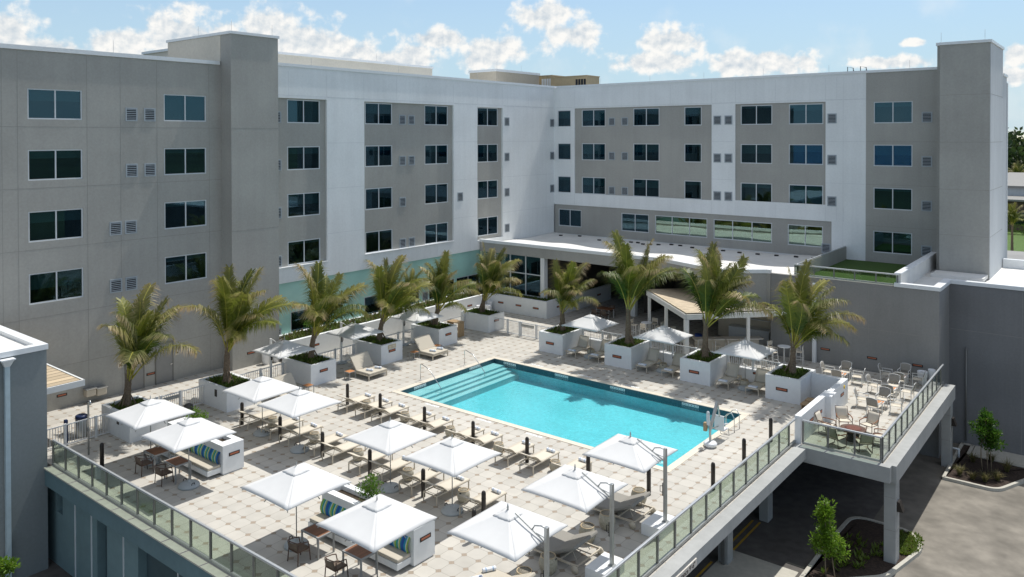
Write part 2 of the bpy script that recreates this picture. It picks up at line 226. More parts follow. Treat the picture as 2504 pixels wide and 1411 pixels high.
# ---------------------------------------------------------------- geometry helpers
class MB:
    def __init__(s): s.v = []; s.f = []; s.sm = []; s.wear = []; s.X = None
    def add(s, vs, fs, smooth=False, wear=0.0):
        o = len(s.v)
        for q in vs:
            q = Vector(q)
            s.v.append(s.X @ q if s.X else q); s.wear.append(wear)
        for f in fs: s.f.append([i + o for i in f]); s.sm.append(smooth)
    def box(s, x0, x1, y0, y1, z0, z1, R_=None, c=None):
        vs = [Vector((x, y, z)) for z in (z0, z1) for y in (y0, y1) for x in (x0, x1)]
        if R_ is not None:
            c = Vector(c) if c else Vector((0, 0, 0)); vs = [R_ @ (q) + c for q in vs]
        s.add(vs, [(0, 2, 3, 1), (4, 5, 7, 6), (0, 1, 5, 4), (2, 6, 7, 3), (0, 4, 6, 2), (1, 3, 7, 5)])
    def bar(s, p, q, wd, ht=None, up=(0, 0, 1)):
        p, q = Vector(p), Vector(q); d = (q - p); L = d.length; d.normalize(); up = Vector(up)
        if abs(d.dot(up)) > 0.99: up = Vector((0, 1, 0))
        a = d.cross(up).normalized(); b = a.cross(d); ht = ht or wd
        vs = [e + a*(i*wd/2) + b*(j*ht/2) for e in (p, q) for j in (-1, 1) for i in (-1, 1)]
        s.add(vs, [(0, 1, 3, 2), (4, 6, 7, 5), (0, 4, 5, 1), (2, 3, 7, 6), (0, 2, 6, 4), (1, 5, 7, 3)])
    def tube(s, pts, r, n=8, cap=True, closed=False, wear=0.0):
        pts = [Vector(q) for q in pts]; k = len(pts); rr = r if isinstance(r, (list, tuple)) else [r]*k
        vs = []; prev = None
        for i, q in enumerate(pts):
            if closed: d = pts[(i+1) % k] - pts[i-1]
            else: d = (pts[min(i+1, k-1)] - pts[max(i-1, 0)])
            d.normalize(); ref = prev if prev is not None else (Vector((0, 0, 1)) if abs(d.z) < 0.9 else Vector((1, 0, 0)))
            a = ref - d*ref.dot(d)
            if a.length < 1e-5: a = Vector((1, 0, 0)) - d*d.x
            a.normalize(); prev = a; b = d.cross(a)
            for j in range(n):
                t = 2*math.pi*j/n; vs.append(q + a*(math.cos(t)*rr[i]) + b*(math.sin(t)*rr[i]))
        fs = []
        for i in range(k if closed else k-1):
            for j in range(n):
                i2 = (i+1) % k; fs.append((i*n+j, i*n+(j+1) % n, i2*n+(j+1) % n, i2*n+j))
        if cap and not closed: fs += [tuple(range(n-1, -1, -1)), tuple((k-1)*n+j for j in range(n))]
        s.add(vs, fs, True, wear)
    def lathe(s, prof, n=24, c=(0, 0, 0), smooth=True):
        vs = []; c = Vector(c)
        for r, z in prof:
            for j in range(n):
                t = 2*math.pi*j/n; vs.append(c + Vector((r*math.cos(t), r*math.sin(t), z)))
        fs = [(i*n+j, i*n+(j+1) % n, (i+1)*n+(j+1) % n, (i+1)*n+j) for i in range(len(prof)-1) for j in range(n)]
        if prof[0][0] > 1e-4: fs.append(tuple(range(n-1, -1, -1)))
        if prof[-1][0] > 1e-4: fs.append(tuple((len(prof)-1)*n+j for j in range(n)))
        s.add(vs, fs, smooth)
    def prism(s, poly, z0, z1):
        n = len(poly); vs = [(x, y, z0) for x, y in poly] + [(x, y, z1) for x, y in poly]
        s.add(vs, [tuple(range(n-1, -1, -1)), tuple(range(n, 2*n))] + [(i, (i+1) % n, n+(i+1) % n, n+i) for i in range(n)])
    def quad(s, a, b, c, d, smooth=False): s.add([a, b, c, d], [(0, 1, 2, 3)], smooth)
    def grid(s, fn, nu, nv, smooth=True):
        vs = [fn(i/nu, j/nv) for j in range(nv+1) for i in range(nu+1)]
        s.add(vs, [(j*(nu+1)+i, j*(nu+1)+i+1, (j+1)*(nu+1)+i+1, (j+1)*(nu+1)+i) for j in range(nv) for i in range(nu)], smooth)
    def build(s, name, m, parent=None, world=False, bevel=0.0, thick=0.0):
        me = bpy.data.meshes.new(name); me.from_pydata([tuple(q) for q in s.v], [], s.f); me.validate()
        if len(me.polygons) == len(s.sm): me.polygons.foreach_set('use_smooth', s.sm)
        if any(s.wear):
            at = me.attributes.new('wear', 'FLOAT', 'POINT'); at.data.foreach_set('value', s.wear)
        me.materials.append(m); me.update()
        o = bpy.data.objects.new(name, me); COL.objects.link(o)
        if parent:
            o.parent = parent
            if world:
                g = Vector(parent.location); q = parent.parent
                while q: g += Vector(q.location); q = q.parent
                o.location = -g
        if bevel:
            b = o.modifiers.new('bevel', 'BEVEL'); b.width = bevel; b.segments = 2; b.limit_method = 'ANGLE'
        if thick:
            b = o.modifiers.new('solid', 'SOLIDIFY'); b.thickness = thick; b.offset = 0
        return o
def thing(name, label, cat, loc=(0, 0, 0), rz=0.0, group=None):
    o = bpy.data.objects.new(name, None); COL.objects.link(o); o.empty_display_size = 0.3
    o.location = loc; o.rotation_euler = (0, 0, rz); return tag(o, label, cat, group)
def tag(o, label, cat, group=None, kind=None):
    o['label'] = label; o['category'] = cat
    if group: o['group'] = group
    if kind: o['kind'] = kind
    return o
def struct(name, bm, m, kind='structure', **k):
    o = bm.build(name, m, **k); o['kind'] = kind; return o
def clone(root, loc, rz, label, group=None):
    def cp(o, par):
        c = o.copy(); COL.objects.link(c); c.parent = par
        for ch in o.children: cp(ch, c)
        return c
    c = cp(root, None); c.location = loc; c.rotation_euler = (0, 0, rz); c['label'] = label
    if group: c['group'] = group
    return c
def sub(o, parent, loc=(0, 0, 0), rz=0.0, sc=(1, 1, 1)):
    """copy of a part with its sub-parts under another parent"""
    c = o.copy(); COL.objects.link(c); c.parent = parent; c.location = loc; c.rotation_euler = (0, 0, rz); c.scale = sc
    for ch in o.children:
        d = ch.copy(); COL.objects.link(d); d.parent = c
    return c
ORD = ['first', 'second', 'third', 'fourth', 'fifth', 'sixth', 'seventh', 'eighth', 'ninth', 'tenth', 'eleventh', 'twelfth']
GZ = -4.3
# ---------------------------------------------------------------- ground, sea, drive
m = MB(); n = 72
m.add([(0, 0, GZ-0.05)] + [(3500*math.cos(2*math.pi*i/n), 3500*math.sin(2*math.pi*i/n), GZ-0.05) for i in range(n)], [(0, i+1, (i+1) % n+1) for i in range(n)])
struct('ground', m, M['land'])
m = MB(); m.quad((-3400, -3400, GZ+.1), (3400, -3400, GZ+.1), (3400, -190, GZ+.1), (-3400, -150, GZ+.1)); struct('sea_water', m, M['sea'])
m = MB(); m.quad((-60, -25, GZ), (45, -25, GZ), (45, 110, GZ), (-60, 110, GZ)); struct('drive', m, M['drive'])
m = MB(); m.quad((-59, 13, GZ+.004), (-9.7, 13, GZ+.004), (-9.7, 61, GZ+.004), (-59, 61, GZ+.004)); struct('asphalt', m, M['asph'])
m = MB()
for x in (-14.16, -13.82):
    m.box(x-.05, x+.05, 22, 31.75, GZ-.02, GZ+.009); m.box(x-.05, x+.05, 32.6, 36.4, GZ-.02, GZ+.009)
struct('drive_lines', m, M['yellow'])
# ---------------------------------------------------------------- pool deck, pool
PX0, PX1, PY0, PY1 = -31.9, -15.1, 29.62, 38.45
DX1 = -11.95
deck = MB()
def slab(x0, x1, y0, y1): deck.box(x0, x1, y0, y1, -.35, 0)
slab(-43.3, DX1, 13.95, PY0); slab(-43.3, PX0, PY0, PY1); slab(PX1, DX1, PY0, PY1); slab(-43.3, DX1, PY1, 49.9); slab(-41.5, -23, 49.9, 60.9); slab(DX1, -8.3, 36.05, 49.9)
struct('pool_deck', deck, M['pave'])
bm_ = MB()   # edge beams and ledges
bm_.box(-11.95, -11.45, 13.62, 36.0, -.42, .04)
bm_.box(-11.75, -8.0, 35.72, 36.05, -.62, .045); bm_.box(-8.3, -7.82, 36.05, 49.9, -.72, .045)
bm_.box(-43.3, -12.2, 14.2, 29.4, -.95, -.36); bm_.box(-43.3, -12.2, 38.7, 60.9, -.95, -.36); bm_.box(-43.3, -32.1, 29.4, 38.7, -.95, -.36); bm_.box(-14.9, -12.2, 29.4, 38.7, -.95, -.36); bm_.box(-12.2, -8.3, 36.1, 49.9, -.62, -.36)
struct('deck_edge_beam', bm_, M['pconc'])
bm_ = MB(); bm_.box(-36, -11.45, 13.64, 13.95, -.70, -.01); struct('front_fascia_beam', bm_, mat('dark_teal_render', (.115, .185, .205), .8, .06, 4, .1, 60, stain=.08))
bm_ = MB(); bm_.box(-36, -11.45, 13.60, 13.95, -.008, .045); struct('front_ledge', bm_, M['kerb'])
cp = MB()
cp.box(PX0, PX1, PY0, PY0+.34, -.2, .03); cp.box(PX0, PX1, PY1-.34, PY1, -.2, .03); cp.box(PX0, PX0+.34, PY0+.34, PY1-.34, -.2, .03); cp.box(PX1-.34, PX1, PY0+.34, PY1-.34, -.2, .03)
struct('pool_coping', cp, M['coping'], bevel=.02)
ix0, ix1, iy0, iy1 = PX0+.34, PX1-.34, PY0+.34, PY1-.34
b = MB(); zb = -0.92
b.box(ix0, ix1, iy0, iy1, zb-.1, zb); b.box(ix0-.1, ix0, iy0, iy1, zb, -.36); b.box(ix1, ix1+.1, iy0, iy1, zb, -.36); b.box(ix0, ix1, iy0-.1, iy0, zb, -.36); b.box(ix0, ix1, iy1, iy1+.1, zb, -.36)
struct('pool_basin', b, M['basin'])
b = MB()
for k, (dx, z) in enumerate(((.85, -.25), (1.2, -.36), (1.55, -.47), (1.95, -.60))): b.box(ix0+(0 if k == 0 else (.85, 1.2, 1.55)[k-1]), ix0+dx, iy0, iy1, zb, z)
struct('pool_steps', b, M['step'])
b = MB()
for k, (dx, z) in enumerate(((.85, -.25), (1.2, -.36), (1.55, -.47), (1.95, -.60))): b.box(ix0+dx-.035, ix0+dx+.003, iy0, iy1, z-.05, z+.004)
struct('pool_step_nosing', b, mat('blue_step_tile', (.28, .52, .56), .4))
b = MB(); t = .012
b.box(ix0-.1, ix0+t, iy0, iy1, -.36, .0); b.box(ix1-t, ix1+.1, iy0, iy1, -.36, .0); b.box(ix0, ix1, iy0-.1, iy0+t, -.36, .0); b.box(ix0, ix1, iy1-t, iy1+.1, -.36, .0)
struct('waterline_tiles', b, M['tile'])
b = MB(); b.quad((ix0, iy0, -.17), (ix1, iy0, -.17), (ix1, iy1, -.17), (ix0, iy1, -.17)); struct('pool_water', b, M['water'])
b = MB(); b.lathe([(.0, 0), (.16, 0), (.16, .015), (0, .02)], 20, (-16.9, 32.3, zb)); struct('pool_floor_drain', b, M['white'])
# depth markers on the far tiles and along the near deck edge: white tiles with dark strokes
wm = MB(); im = MB()
def marker(x, y, z, ax, flat):
    for k in range(6):
        o = (k-2.5)*.16
        if flat: wm.box(x+o-.07, x+o+.07, y-.07, y+.07, -.02, .004); im.box(x+o-.012, x+o+.012, y-.04, y+.04, -.01, .006) if k in (1, 2, 4) else im.box(x+o-.03, x+o+.03, y-.03, y-.01, -.01, .006)
        elif ax == 'x': wm.box(x+o-.07, x+o+.07, y-.02, y+.0, z-.06, z+.06); im.box(x+o-.015, x+o+.015, y-.023, y, z-.04, z+.04)
        else: wm.box(x, x+.02, y+o-.07, y+o+.07, z-.06, z+.06); im.box(x, x+.023, y+o-.015, y+o+.015, z-.04, z+.04)
for x in (-30.3, -26.4, -22.6, -18.2): marker(x, iy1-t, -.10, 'x', False)
for y in (31.5, 36.2): marker(ix0+t, y, -.10, 'y', False)
for x in (-28.6, -25.1, -22.0, -18.3): marker(x, PY0-.16, 0, 'x', True); marker(x, PY1+.18, 0, 'x', True)
struct('depth_marker_tiles', wm, M['white']); struct('depth_marker_strokes', im, M['ink'])

# ---------------------------------------------------------------- hotel building
hotel = thing('hotel_building', 'grey and white stucco hotel of five storeys wrapped round the pool deck', 'hotel', (-43.3, 40, GZ))
HP = dict(parent=hotel, world=True)
XG, XW, YR = -43.3, -43.1, 61.0
TOP = 18.6
def LEFT(p):   # facade frame of the left wing: u along +Y, d into the wall
    return lambda u, z, d=0.0: (p - d, u, z)
def RIGHT(p):
    return lambda u, z, d=0.0: (u, p + d, z)
def wallholes(mb, fr, u0, u1, z0, z1, holes, depth):
    us = sorted({u0, u1, *[min(max(h[k], u0), u1) for h in holes for k in (0, 1)]}); zs = sorted({z0, z1, *[min(max(h[k], z0), z1) for h in holes for k in (2, 3)]})
    for i in range(len(us)-1):
        j = 0
        while j < len(zs)-1:
            uc = (us[i]+us[i+1])/2
            def solid(q): zc = (zs[q]+zs[q+1])/2; return not any(h[0] < uc < h[1] and h[2] < zc < h[3] for h in holes)
            if not solid(j): j += 1; continue
            k = j
            while k+1 < len(zs)-1 and solid(k+1): k += 1
            mb.quad(fr(us[i], zs[j]), fr(us[i+1], zs[j]), fr(us[i+1], zs[k+1]), fr(us[i], zs[k+1])); j = k+1
    for a, b_, c, d_ in holes:
        a, b_, c, d_ = max(a, u0), min(b_, u1), max(c, z0), min(d_, z1)
        for (p, q) in (((a, c), (b_, c)), ((b_, c), (b_, d_)), ((b_, d_), (a, d_)), ((a, d_), (a, c))):
            mb.quad(fr(*p), fr(*q), fr(*q, depth), fr(*p, depth))
WIN = {}
def window(fr_kind, plane, u0, u1, z0, z1, panes=2, blind=None, gm_='pane'):
    """aluminium window: frame > pane, roller blind, dark room behind"""
    wd, ht = round(u1-u0, 2), round(z1-z0, 2); key = (round(wd, 1), round(ht, 1), panes, gm_)
    loc = Vector((plane, u0, z0)) if fr_kind == 'L' else Vector((u0, plane, z0))
    rz = R(90) if fr_kind == 'L' else 0.0
    loc -= Vector(hotel.location)
    bl = blind if blind is not None else rnd.choice((.12, .2, .28, .34, .45, .6))
    sc = (wd/key[0], 1, ht/key[1])
    if key not in WIN:
        wd, ht = key[0], key[1]; fmb = MB(); t = .065
        fmb.box(0, wd, -.025, .05, 0, t); fmb.box(0, wd, -.025, .05, ht-t, ht); fmb.box(0, t, -.025, .05, t, ht-t); fmb.box(wd-t, wd, -.025, .05, t, ht-t)
        for k in range(1, panes): fmb.box(wd*k/panes-.032, wd*k/panes+.032, -.02, .045, t, ht-t)
        f = fmb.build('window', M['frame'], hotel); f.location = loc; f.rotation_euler = (0, 0, rz); f.scale = sc
        g = MB(); g.box(t, wd-t, .010, .022, t, ht-t); g.build('pane', M[gm_], f)
        q = MB(); q.box(t, wd-t, .10, .11, -1, 0); o = q.build('blind', M['blind'], f); o.location = (0, 0, ht-t); o.scale = (1, 1, bl*ht)
        q = MB(); q.box(0, wd, .9, .95, 0, ht); q.box(0, wd, .06, .9, -.03, 0); q.box(0, wd, .06, .9, ht, ht+.03); q.box(-.03, 0, .06, .9, 0, ht); q.box(wd, wd+.03, .06, .9, 0, ht); q.build('room', M['room'], f)
        WIN[key] = f; return f
    f = sub(WIN[key], hotel, loc, rz, sc)
    for ch in f.children:
        if ch.name.startswith('blind'): ch.scale = (1, 1, bl*key[1])
    return f
LV = []
def louver(fr_kind, plane, u0, z0, wd=.66, ht=.74):
    loc = (Vector((plane, u0, z0)) if fr_kind == 'L' else Vector((u0, plane, z0))) - Vector(hotel.location); rz = R(90) if fr_kind == 'L' else 0
    if not LV:
        q = MB(); t = .07
        q.box(0, .66, -.03, .04, 0, t); q.box(0, .66, -.03, .04, .74-t, .74); q.box(0, t, -.03, .04, t, .74-t); q.box(.66-t, .66, -.03, .04, t, .74-t)
        for k in range(6): q.box(t, .66-t, -.024, -.008, .125+k*.1-.018, .125+k*.1+.018)
        v = q.build('louver_vent', M['vent'], hotel); v.location = loc; v.rotation_euler = (0, 0, rz)
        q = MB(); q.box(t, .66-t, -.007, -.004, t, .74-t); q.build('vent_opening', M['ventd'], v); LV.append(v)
    else: sub(LV[0], hotel, loc, rz)
ROWS = [(14.93, 16.48), (11.84, 13.39), (8.74, 10.29), (5.60, 7.16)]
# left grey wing
mb = MB(); fr = LEFT(XG); holes = [(a, b_, z0, z1) for (a, b_) in ((15.75, 18.37), (22.81, 25.42)) for z0, z1 in ROWS]
wallholes(mb, fr, -6, 26.42, GZ, TOP-.2, holes, .12); mb.box(-56, XG-.3, -6, 26.42, TOP-1.0, TOP-.75); mb.build('wall', M['grey'], **HP)['label'] = 'grey stucco wall of the left wing'
for h in holes: window('L', XG-.06, *h, blind=rnd.choice((.25, .35, .5)) if h[0] < 20 else (.9 if h[2] > 14 else rnd.choice((.15, .2))))
for zz in (14.93, 11.84):
    for u in (20.62, 21.65): louver('L', XG, u, zz-.03)
for zz in (8.74, 5.62):
    for u in (19.72, 20.55): louver('L', XG, u, zz-.05)
j = MB()
for z in (14.55, 11.45, 8.35, 4.9, 2.2): j.box(XG-.01, XG+.003, -6, 26.4, z-.012, z+.012)
for u in (14.6, 15.3, 18.6, 20.35, 22.4, 25.6): j.box(XG-.01, XG+.0035, u-.01, u+.01, 0, TOP-.3)
j.build('control_joint', M['joint_g'], **HP)
c = MB(); c.box(XG-.35, XG+.07, -6, 26.30, TOP-.22, TOP); c.build('roof_coping', M['cap'], **HP)
# left tower
mb = MB(); mb.box(-49.6, -42.25, 26.42, 29.72, GZ, 20.2); mb.build('tower', M['grey'], **HP)
c = MB(); c.box(-49.7, -42.18, 26.35, 29.79, 20.2, 20.36); c.build('roof_coping', M['cap'], **HP)
j = MB()
for z in (14.55, 8.35, 2.2): j.box(-42.26, -42.246, 26.43, 29.71, z-.012, z+.012)
j.build('control_joint', M['joint_g'], **HP)
# white left facade with grey set-back window bays
bays = [(29.72, 34.2, 5.55, 16.55), (37.53, 46.93, 5.6, 16.55), (49.87, 53.24, 5.3, 16.5)]
mb = MB(); fr = LEFT(XW); wallholes(mb, fr, 29.7, YR+.2, 4.53, TOP, bays, .16)
mb.box(-56, XW-.4, 29.8, 61.2, TOP-.75, TOP-.5); mb.build('wall', M['white'], **HP)['label'] = 'white stucco wall of the left wing'
cols = [(31.11, 33.74), (37.74, 40.38), (43.79, 46.44), (50.07, 52.78)]
gm = MB(); fg = LEFT(XW-.16)
for bi, cs in ((0, [cols[0]]), (1, cols[1:3]), (2, [cols[3]])):
    wh = [(a, b_, z0, z1) for a, b_ in cs for z0, z1 in ROWS]
    wallholes(gm, fg, *bays[bi], wh, .1)
    for h in wh: window('L', XW-.2, *h, blind=.95 if (h[2] > 14 and bi == 0) else None)
gm.build('wall_panel', M['grey'], **HP)
led = MB()
for bb in bays[:2]: led.box(XW-.2, XW+.06, bb[0]+.01, bb[1]+.02, bb[2]-.05, bb[2]+.012)
led.build('panel_ledge', M['cap'], **HP)
for z0, z1 in ROWS:
    louver('L', XW-.16, 29.98, z0+.0); louver('L', XW, 53.5, z0+.03)
    if z0 > 6: louver('L', XW, 60.32, z0+.0)
    if not 8 < z0 < 9:
        louver('L', XW-.16, 41.08, z0); louver('L', XW-.16, 42.03, z0)
louver('L', XW-.16, 41.08, 8.72); louver('L', XW, 47.38, 8.74)
j = MB()
for z in (16.7, 13.6, 10.5, 7.4): 
    for (a, b_) in ((34.25, 37.5), (46.95, 49.85), (53.3, 60.95)): j.box(XW-.01, XW+.003, a, b_, z-.012, z+.012)
j.box(XW-.01, XW+.003, 30, 60.9, 16.72, 16.745)
for u in (31.1, 34.2, 37.5, 40.7, 43.8, 46.93, 49.87, 53.24, 57): j.box(XW-.01, XW+.0035, u-.01, u+.01, 16.75, TOP-.3)
for u in (36, 41, 45, 49): j.box(XW-.01, XW+.0035, u-.01, u+.01, 4.6, 5.5)
j.build('control_joint', M['joint_w'], **HP)
c = MB(); c.box(XW-.35, XW+.06, 29.75, YR+.3, TOP, TOP+.2); c.build('roof_coping', M['cap'], **HP)
# teal ground floor with shop windows
mb = MB(); fr = LEFT(XW-.15)
tw = [(31.3, 34.6, .95, 2.55), (37.6, 40.9, .8, 2.5), (40.95, 43.2, .8, 2.5), (44.2, 47.2, .8, 2.5), (47.4, 50.6, .8, 2.5)]
wallholes(mb, fr, 29.7, 50.4, -.5, 4.53, tw, .1); mb.build('wall', M['teal'], **HP)['label'] = 'pale teal ground floor wall'
for h in tw: window('L', XW-.2, h[0], min(h[1], 50.35), h[2], h[3], 2, .05)
louver('L', XW-.15, 29.9, .9); louver('L', XW-.15, 43.45, 1.2)
c = MB(); c.box(XW-.16, XW+.12, 29.72, 50, 1.02, 1.2); c.build('kerb', M['cap'], **HP)
# right wing
graysec = [(-40.78, -27.27, 8.75, 16.62), (-25.25, -18.2, 8.85, 16.6), (-43.1, -17.75, 4.9, 7.62)]
mb = MB(); fr = RIGHT(YR)
wallholes(mb, fr, -43.1, -15.36, 4.6, TOP, graysec + [(-42.70, -41.2, z0, z1) for z0, z1 in ROWS[:3]], .16); mb.box(-43, -8, YR+.4, 66, TOP-.75, TOP-.5)
mb.build('wall', M['white'], **HP)['label'] = 'white stucco wall of the right wing'
for z0, z1 in ROWS[:3]: window('R', YR+.06, -42.70, -41.2, z0, z1, 1)
gm = MB(); fg = RIGHT(YR+.1); rc = [(-40.05, -37.5, 2), (-34.65, -32.09, 2), (-29.76, -28.2, 1), (-24.84, -22.28, 2), (-20.98, -18.4, 2)]
for sec, cs in ((graysec[0], rc[:3]), (graysec[1], rc[3:])):
    wh = [(a, b_, z0, z1) for a, b_, _ in cs for z0, z1 in ROWS[:3]]; wallholes(gm, fg, *sec, wh, .1)
    for a, b_, np_ in cs:
        for z0, z1 in ROWS[:3]: window('R', YR+.15, a, b_, z0, z1, np_, .95 if (a > -22 and z0 < 9) else None)
low = [(-42.66, -40.1, 2), (-35.85, -33.1, 2), (-32.5, -27.69, 3), (-27.14, -22.28, 3), (-21.05, -18.4, 2)]
wh = [(a, b_, 5.6, 7.2) for a, b_, _ in low]; wallholes(gm, fg, *graysec[2], wh, .1)
for a, b_, np_ in low: window('R', YR+.15, a, b_, 5.6, 7.2, np_, .04, 'rpane' if a > -34 else 'pane')
gm.build('wall_panel', M['grey'], **HP)
for z0, z1 in ROWS[:3]:
    for u in (-37.16, -35.82): louver('R', YR+.1, u, z0+.05)
    for u in (-27.1, -26.15, -18.06): louver('R', YR, u, z0+.03)
louver('R', YR+.1, -18.5, 5.2)
mb = MB(); wh = [(-14.84, -12.28, z0, z1) for z0, z1 in ROWS]; wallholes(mb, fr, -15.36, -10.4, 4.4, TOP, wh, .12); mb.build('wall', M['grey'], **HP)['label'] = 'grey stucco wall of the right wing end'
for h in wh: window('R', YR+.06, *h)
for z0, z1 in ROWS: louver('R', YR, -11.7, z0+.02)
j = MB()
for z in (16.7, 13.6, 10.5): j.box(-27.25, -25.27, YR-.003, YR+.01, z-.012, z+.012); j.box(-18.18, -15.38, YR-.003, YR+.01, z-.012, z+.012)
j.box(-43, -15.4, YR-.003, YR+.01, 16.72, 16.745)
for u in (-40.8, -34, -31, -27.27, -25.25, -22, -18.2, -17.4, -16.9): j.box(u-.01, u+.01, YR-.0035, YR+.01, 16.75, TOP-.2); j.box(u-.01, u+.01, YR-.0035, YR+.01, 7.66, 8.72)
j.box(-16.95, -16.93, YR-.0035, YR+.01, 4.8, 16.7)
j.build('control_joint', M['joint_w'], **HP)
j = MB()
for z in (13.6, 10.5, 7.5): j.box(-15.33, -10.45, YR-.003, YR+.01, z-.012, z+.012)
j.build('control_joint', M['joint_g'], **HP)
c = MB(); c.box(-42.8, -10.6, YR-.06, YR+.35, TOP, TOP+.18); c.build('roof_coping', M['cap'], **HP)
# right tower
mb = MB(); mb.box(-10.15, -7.3, 58.5, 64.5, GZ, 20.0); mb.box(-10.45, -10.15, 59.3, 64.5, GZ, 20.05); mb.build('tower', M['grey'], **HP)
mb = MB(); mb.box(-7.3, -7.27, 58.55, 64.5, GZ, 19.98); mb.box(-12, -7.27, 64.5, 66.6, GZ, 18.2); mb.box(-12, -7.24, 66.6, 67.1, GZ, 17.8); mb.build('wall', M['pale'], **HP)['label'] = 'white end wall behind the right tower'  # darker copy of the white stucco, with shade put into its colour
c = MB(); c.box(-10.2, -7.2, 58.42, 64.6, 20.0, 20.18); c.box(-10.52, -10.2, 59.22, 64.6, 20.05, 20.26); c.box(-12, -7.2, 64.6, 66.7, 18.2, 18.38); c.build('roof_coping', M['cap'], **HP)
j = MB()
for z in (16.7, 13.6, 10.5, 7.5): j.box(-7.28, -7.266, 58.56, 64.49, z-.012, z+.012); j.box(-10.14, -7.31, 58.497, 58.51, z-.012, z+.012)
j.build('control_joint', M['joint_g'], **HP)
# roof plant rooms
mb = MB(); mb.box(-58, -50, 29.0, 51.62, 17.8, 20.2); mb.build('roof_plant_room', M['lbeige'], **HP)
mb = MB(); mb.box(-49.55, -43.35, 26.40, 26.419, TOP, 20.19); mb.build('wall_panel', M['lbeige'], **HP)  # beige skin: warm bounce off the roof painted onto the tower side
c = MB(); c.box(-58.1, -49.93, 28.9, 51.7, 20.2, 20.38); c.build('roof_coping', M['cap'], **HP)
mb = MB(); mb.box(-53.5, -50, 60.74, 68.0, 17.8, 20.55); mb.build('roof_plant_room', M['beige'], **HP)
c = MB(); c.box(-53.6, -49.93, 60.65, 68.1, 20.55, 20.8); c.build('roof_coping', M['cap'], **HP)
mb = MB(); mb.box(-15.2, -11.6, 66, 69, 17.8, 19.15); mb.build('roof_plant_room', M['unit'], **HP)
rod = MB()
for (x, y, z) in [(-43.3, 20, TOP), (-43.2, 33, TOP), (-43.2, 41, TOP), (-43.2, 50, TOP), (-38, 61.1, TOP), (-33, 61.1, TOP), (-28, 61.1, TOP), (-23, 61.1, TOP), (-18, 61.1, TOP), (-12.5, 61.1, TOP), (-42.3, 26.5, 20.3), (-46, 26.5, 20.3), (-42.4, 29.4, 20.3), (-10.1, 58.6, 20.1), (-7.6, 58.6, 20.1), (-50.1, 61, 20.8), (-50.1, 65, 20.7), (-50.1, 45, 20.3)]: rod.tube([(x, y, z), (x, y, z+.75)], .009, 5)
rod.build('lightning_rod', M['alu'], **HP)['kind'] = 'stuff'
# roof units and frames: things of their own
def hvac(lbl, x0, x1, y0, y1, z0, z1, op):
    t = thing('rooftop_air_unit', lbl, 'air conditioner', ((x0+x1)/2, (y0+y1)/2, z0), 0, 'air units on the roof corner')
    q = MB(); q.box(x0, x1, y0, y1, z0, z1); q.box(x0-.05, x1+.05, y0-.05, y1+.05, z1, z1+.08); q.build('casing', M['unit'], t, True)
    q = MB()
    for k in range(4): q.box(x1-1.35+k*.33, x1-1.1+k*.33, y0-.02, y0, z0+.5, z1-.3)
    q.build('vent_opening' if op else 'access_panel', M['ventd'] if op else M['white'], t, True)
hvac('tan rooftop air unit with an open dark louvred end, above the inner corner', -48.2, -43.7, 67.6, 70, 18.2, 20.2, True)
hvac('plain tan rooftop air unit standing behind the louvred one', -50.3, -48.6, 68.4, 71.2, 18.2, 20.5, False)
for i, x in enumerate((-16.8, -15.9)):
    q = MB(); q.tube([(x, 61.6, 18.4), (x, 61.6, 19.15), (x+.4, 61.6, 19.05), (x+.4, 61.6, 18.4)], .03, 6); q.tube([(x+.4, 61.6, 18.95), (x+.55, 61.9, 18.4)], .02, 5); q.tube([(x, 61.6, 19.0), (x-.08, 61.9, 18.4)], .02, 5)
    tag(q.build('roof_hatch_rail', M['ventd']), ('dark pipe hoop on the right wing roof, the one farther from the tower', 'dark pipe hoop on the right wing roof, the one nearer the tower')[i], 'roof rail', 'pipe hoops on the roof edge')
# doors, signs, fountain on the left wall
for i, (y0, y1) in enumerate(((20.55, 21.5), (22.25, 23.2))):
    q = MB(); q.box(XG, XG+.05, y0, y1, .02, 2.25); d = q.build('door', M['door'], **HP)
    q = MB(); q.box(XG, XG+.07, y0-.06, y0, 0, 2.31); q.box(XG, XG+.07, y1, y1+.06, 0, 2.31); q.box(XG, XG+.07, y0, y1, 2.25, 2.31); q.build('door_frame', M['post'], d, True)
    yh = y0+.1 if i == 0 else y1-.1
    q = MB(); q.box(XG+.05, XG+.11, yh-.06, yh+.06, .98, 1.03); q.build('handle', M['steel'], d, True)
    ys = y0-.42 if i == 0 else y1+.18
    q = MB(); q.box(XG, XG+.015, ys, ys+.24, 1.42, 1.72); sg = q.build('restroom_sign', M['sign'], **HP)
    q = MB(); q.box(XG+.012, XG+.018, ys+.05, ys+.1, 1.5, 1.64); q.box(XG+.012, XG+.018, ys+.12, ys+.18, 1.5, 1.6); q.lathe([(0, -.02), (.02, 0), (0, .02)], 8, (XG+.014, ys+.075, 1.67)); q.build('pictogram', M['ink'], sg, True)
sl = MB(); si = MB()
def slotlight(a, b_, par, name='slot_light'):
    """recessed copper slot light on a vertical face: a, b_ = opposite corners of the slot, thin axis is the outward one"""
    q = MB(); q.box(a[0], b_[0], a[1], b_[1], a[2], b_[2]); o = q.build(name, M['slot'], par, True)
    g = .012; d = [b_[i]-a[i] for i in range(3)]; th = min(range(3), key=lambda i: abs(d[i]))
    lo = [a[i]+(.05 if i != th else -.004) for i in range(3)]; hi = [b_[i]-(.05 if i != th else -.004) for i in range(3)]
    lo[2] = a[2]+.045; hi[2] = b_[2]-.03
    q = MB(); q.box(lo[0], hi[0], lo[1], hi[1], lo[2], hi[2]); q.build('lamp', M['glow'], o, True)
for y in (17.0, 21.7): slotlight((XG, y, .62), (XG+.02, y+.5, .76), hotel)
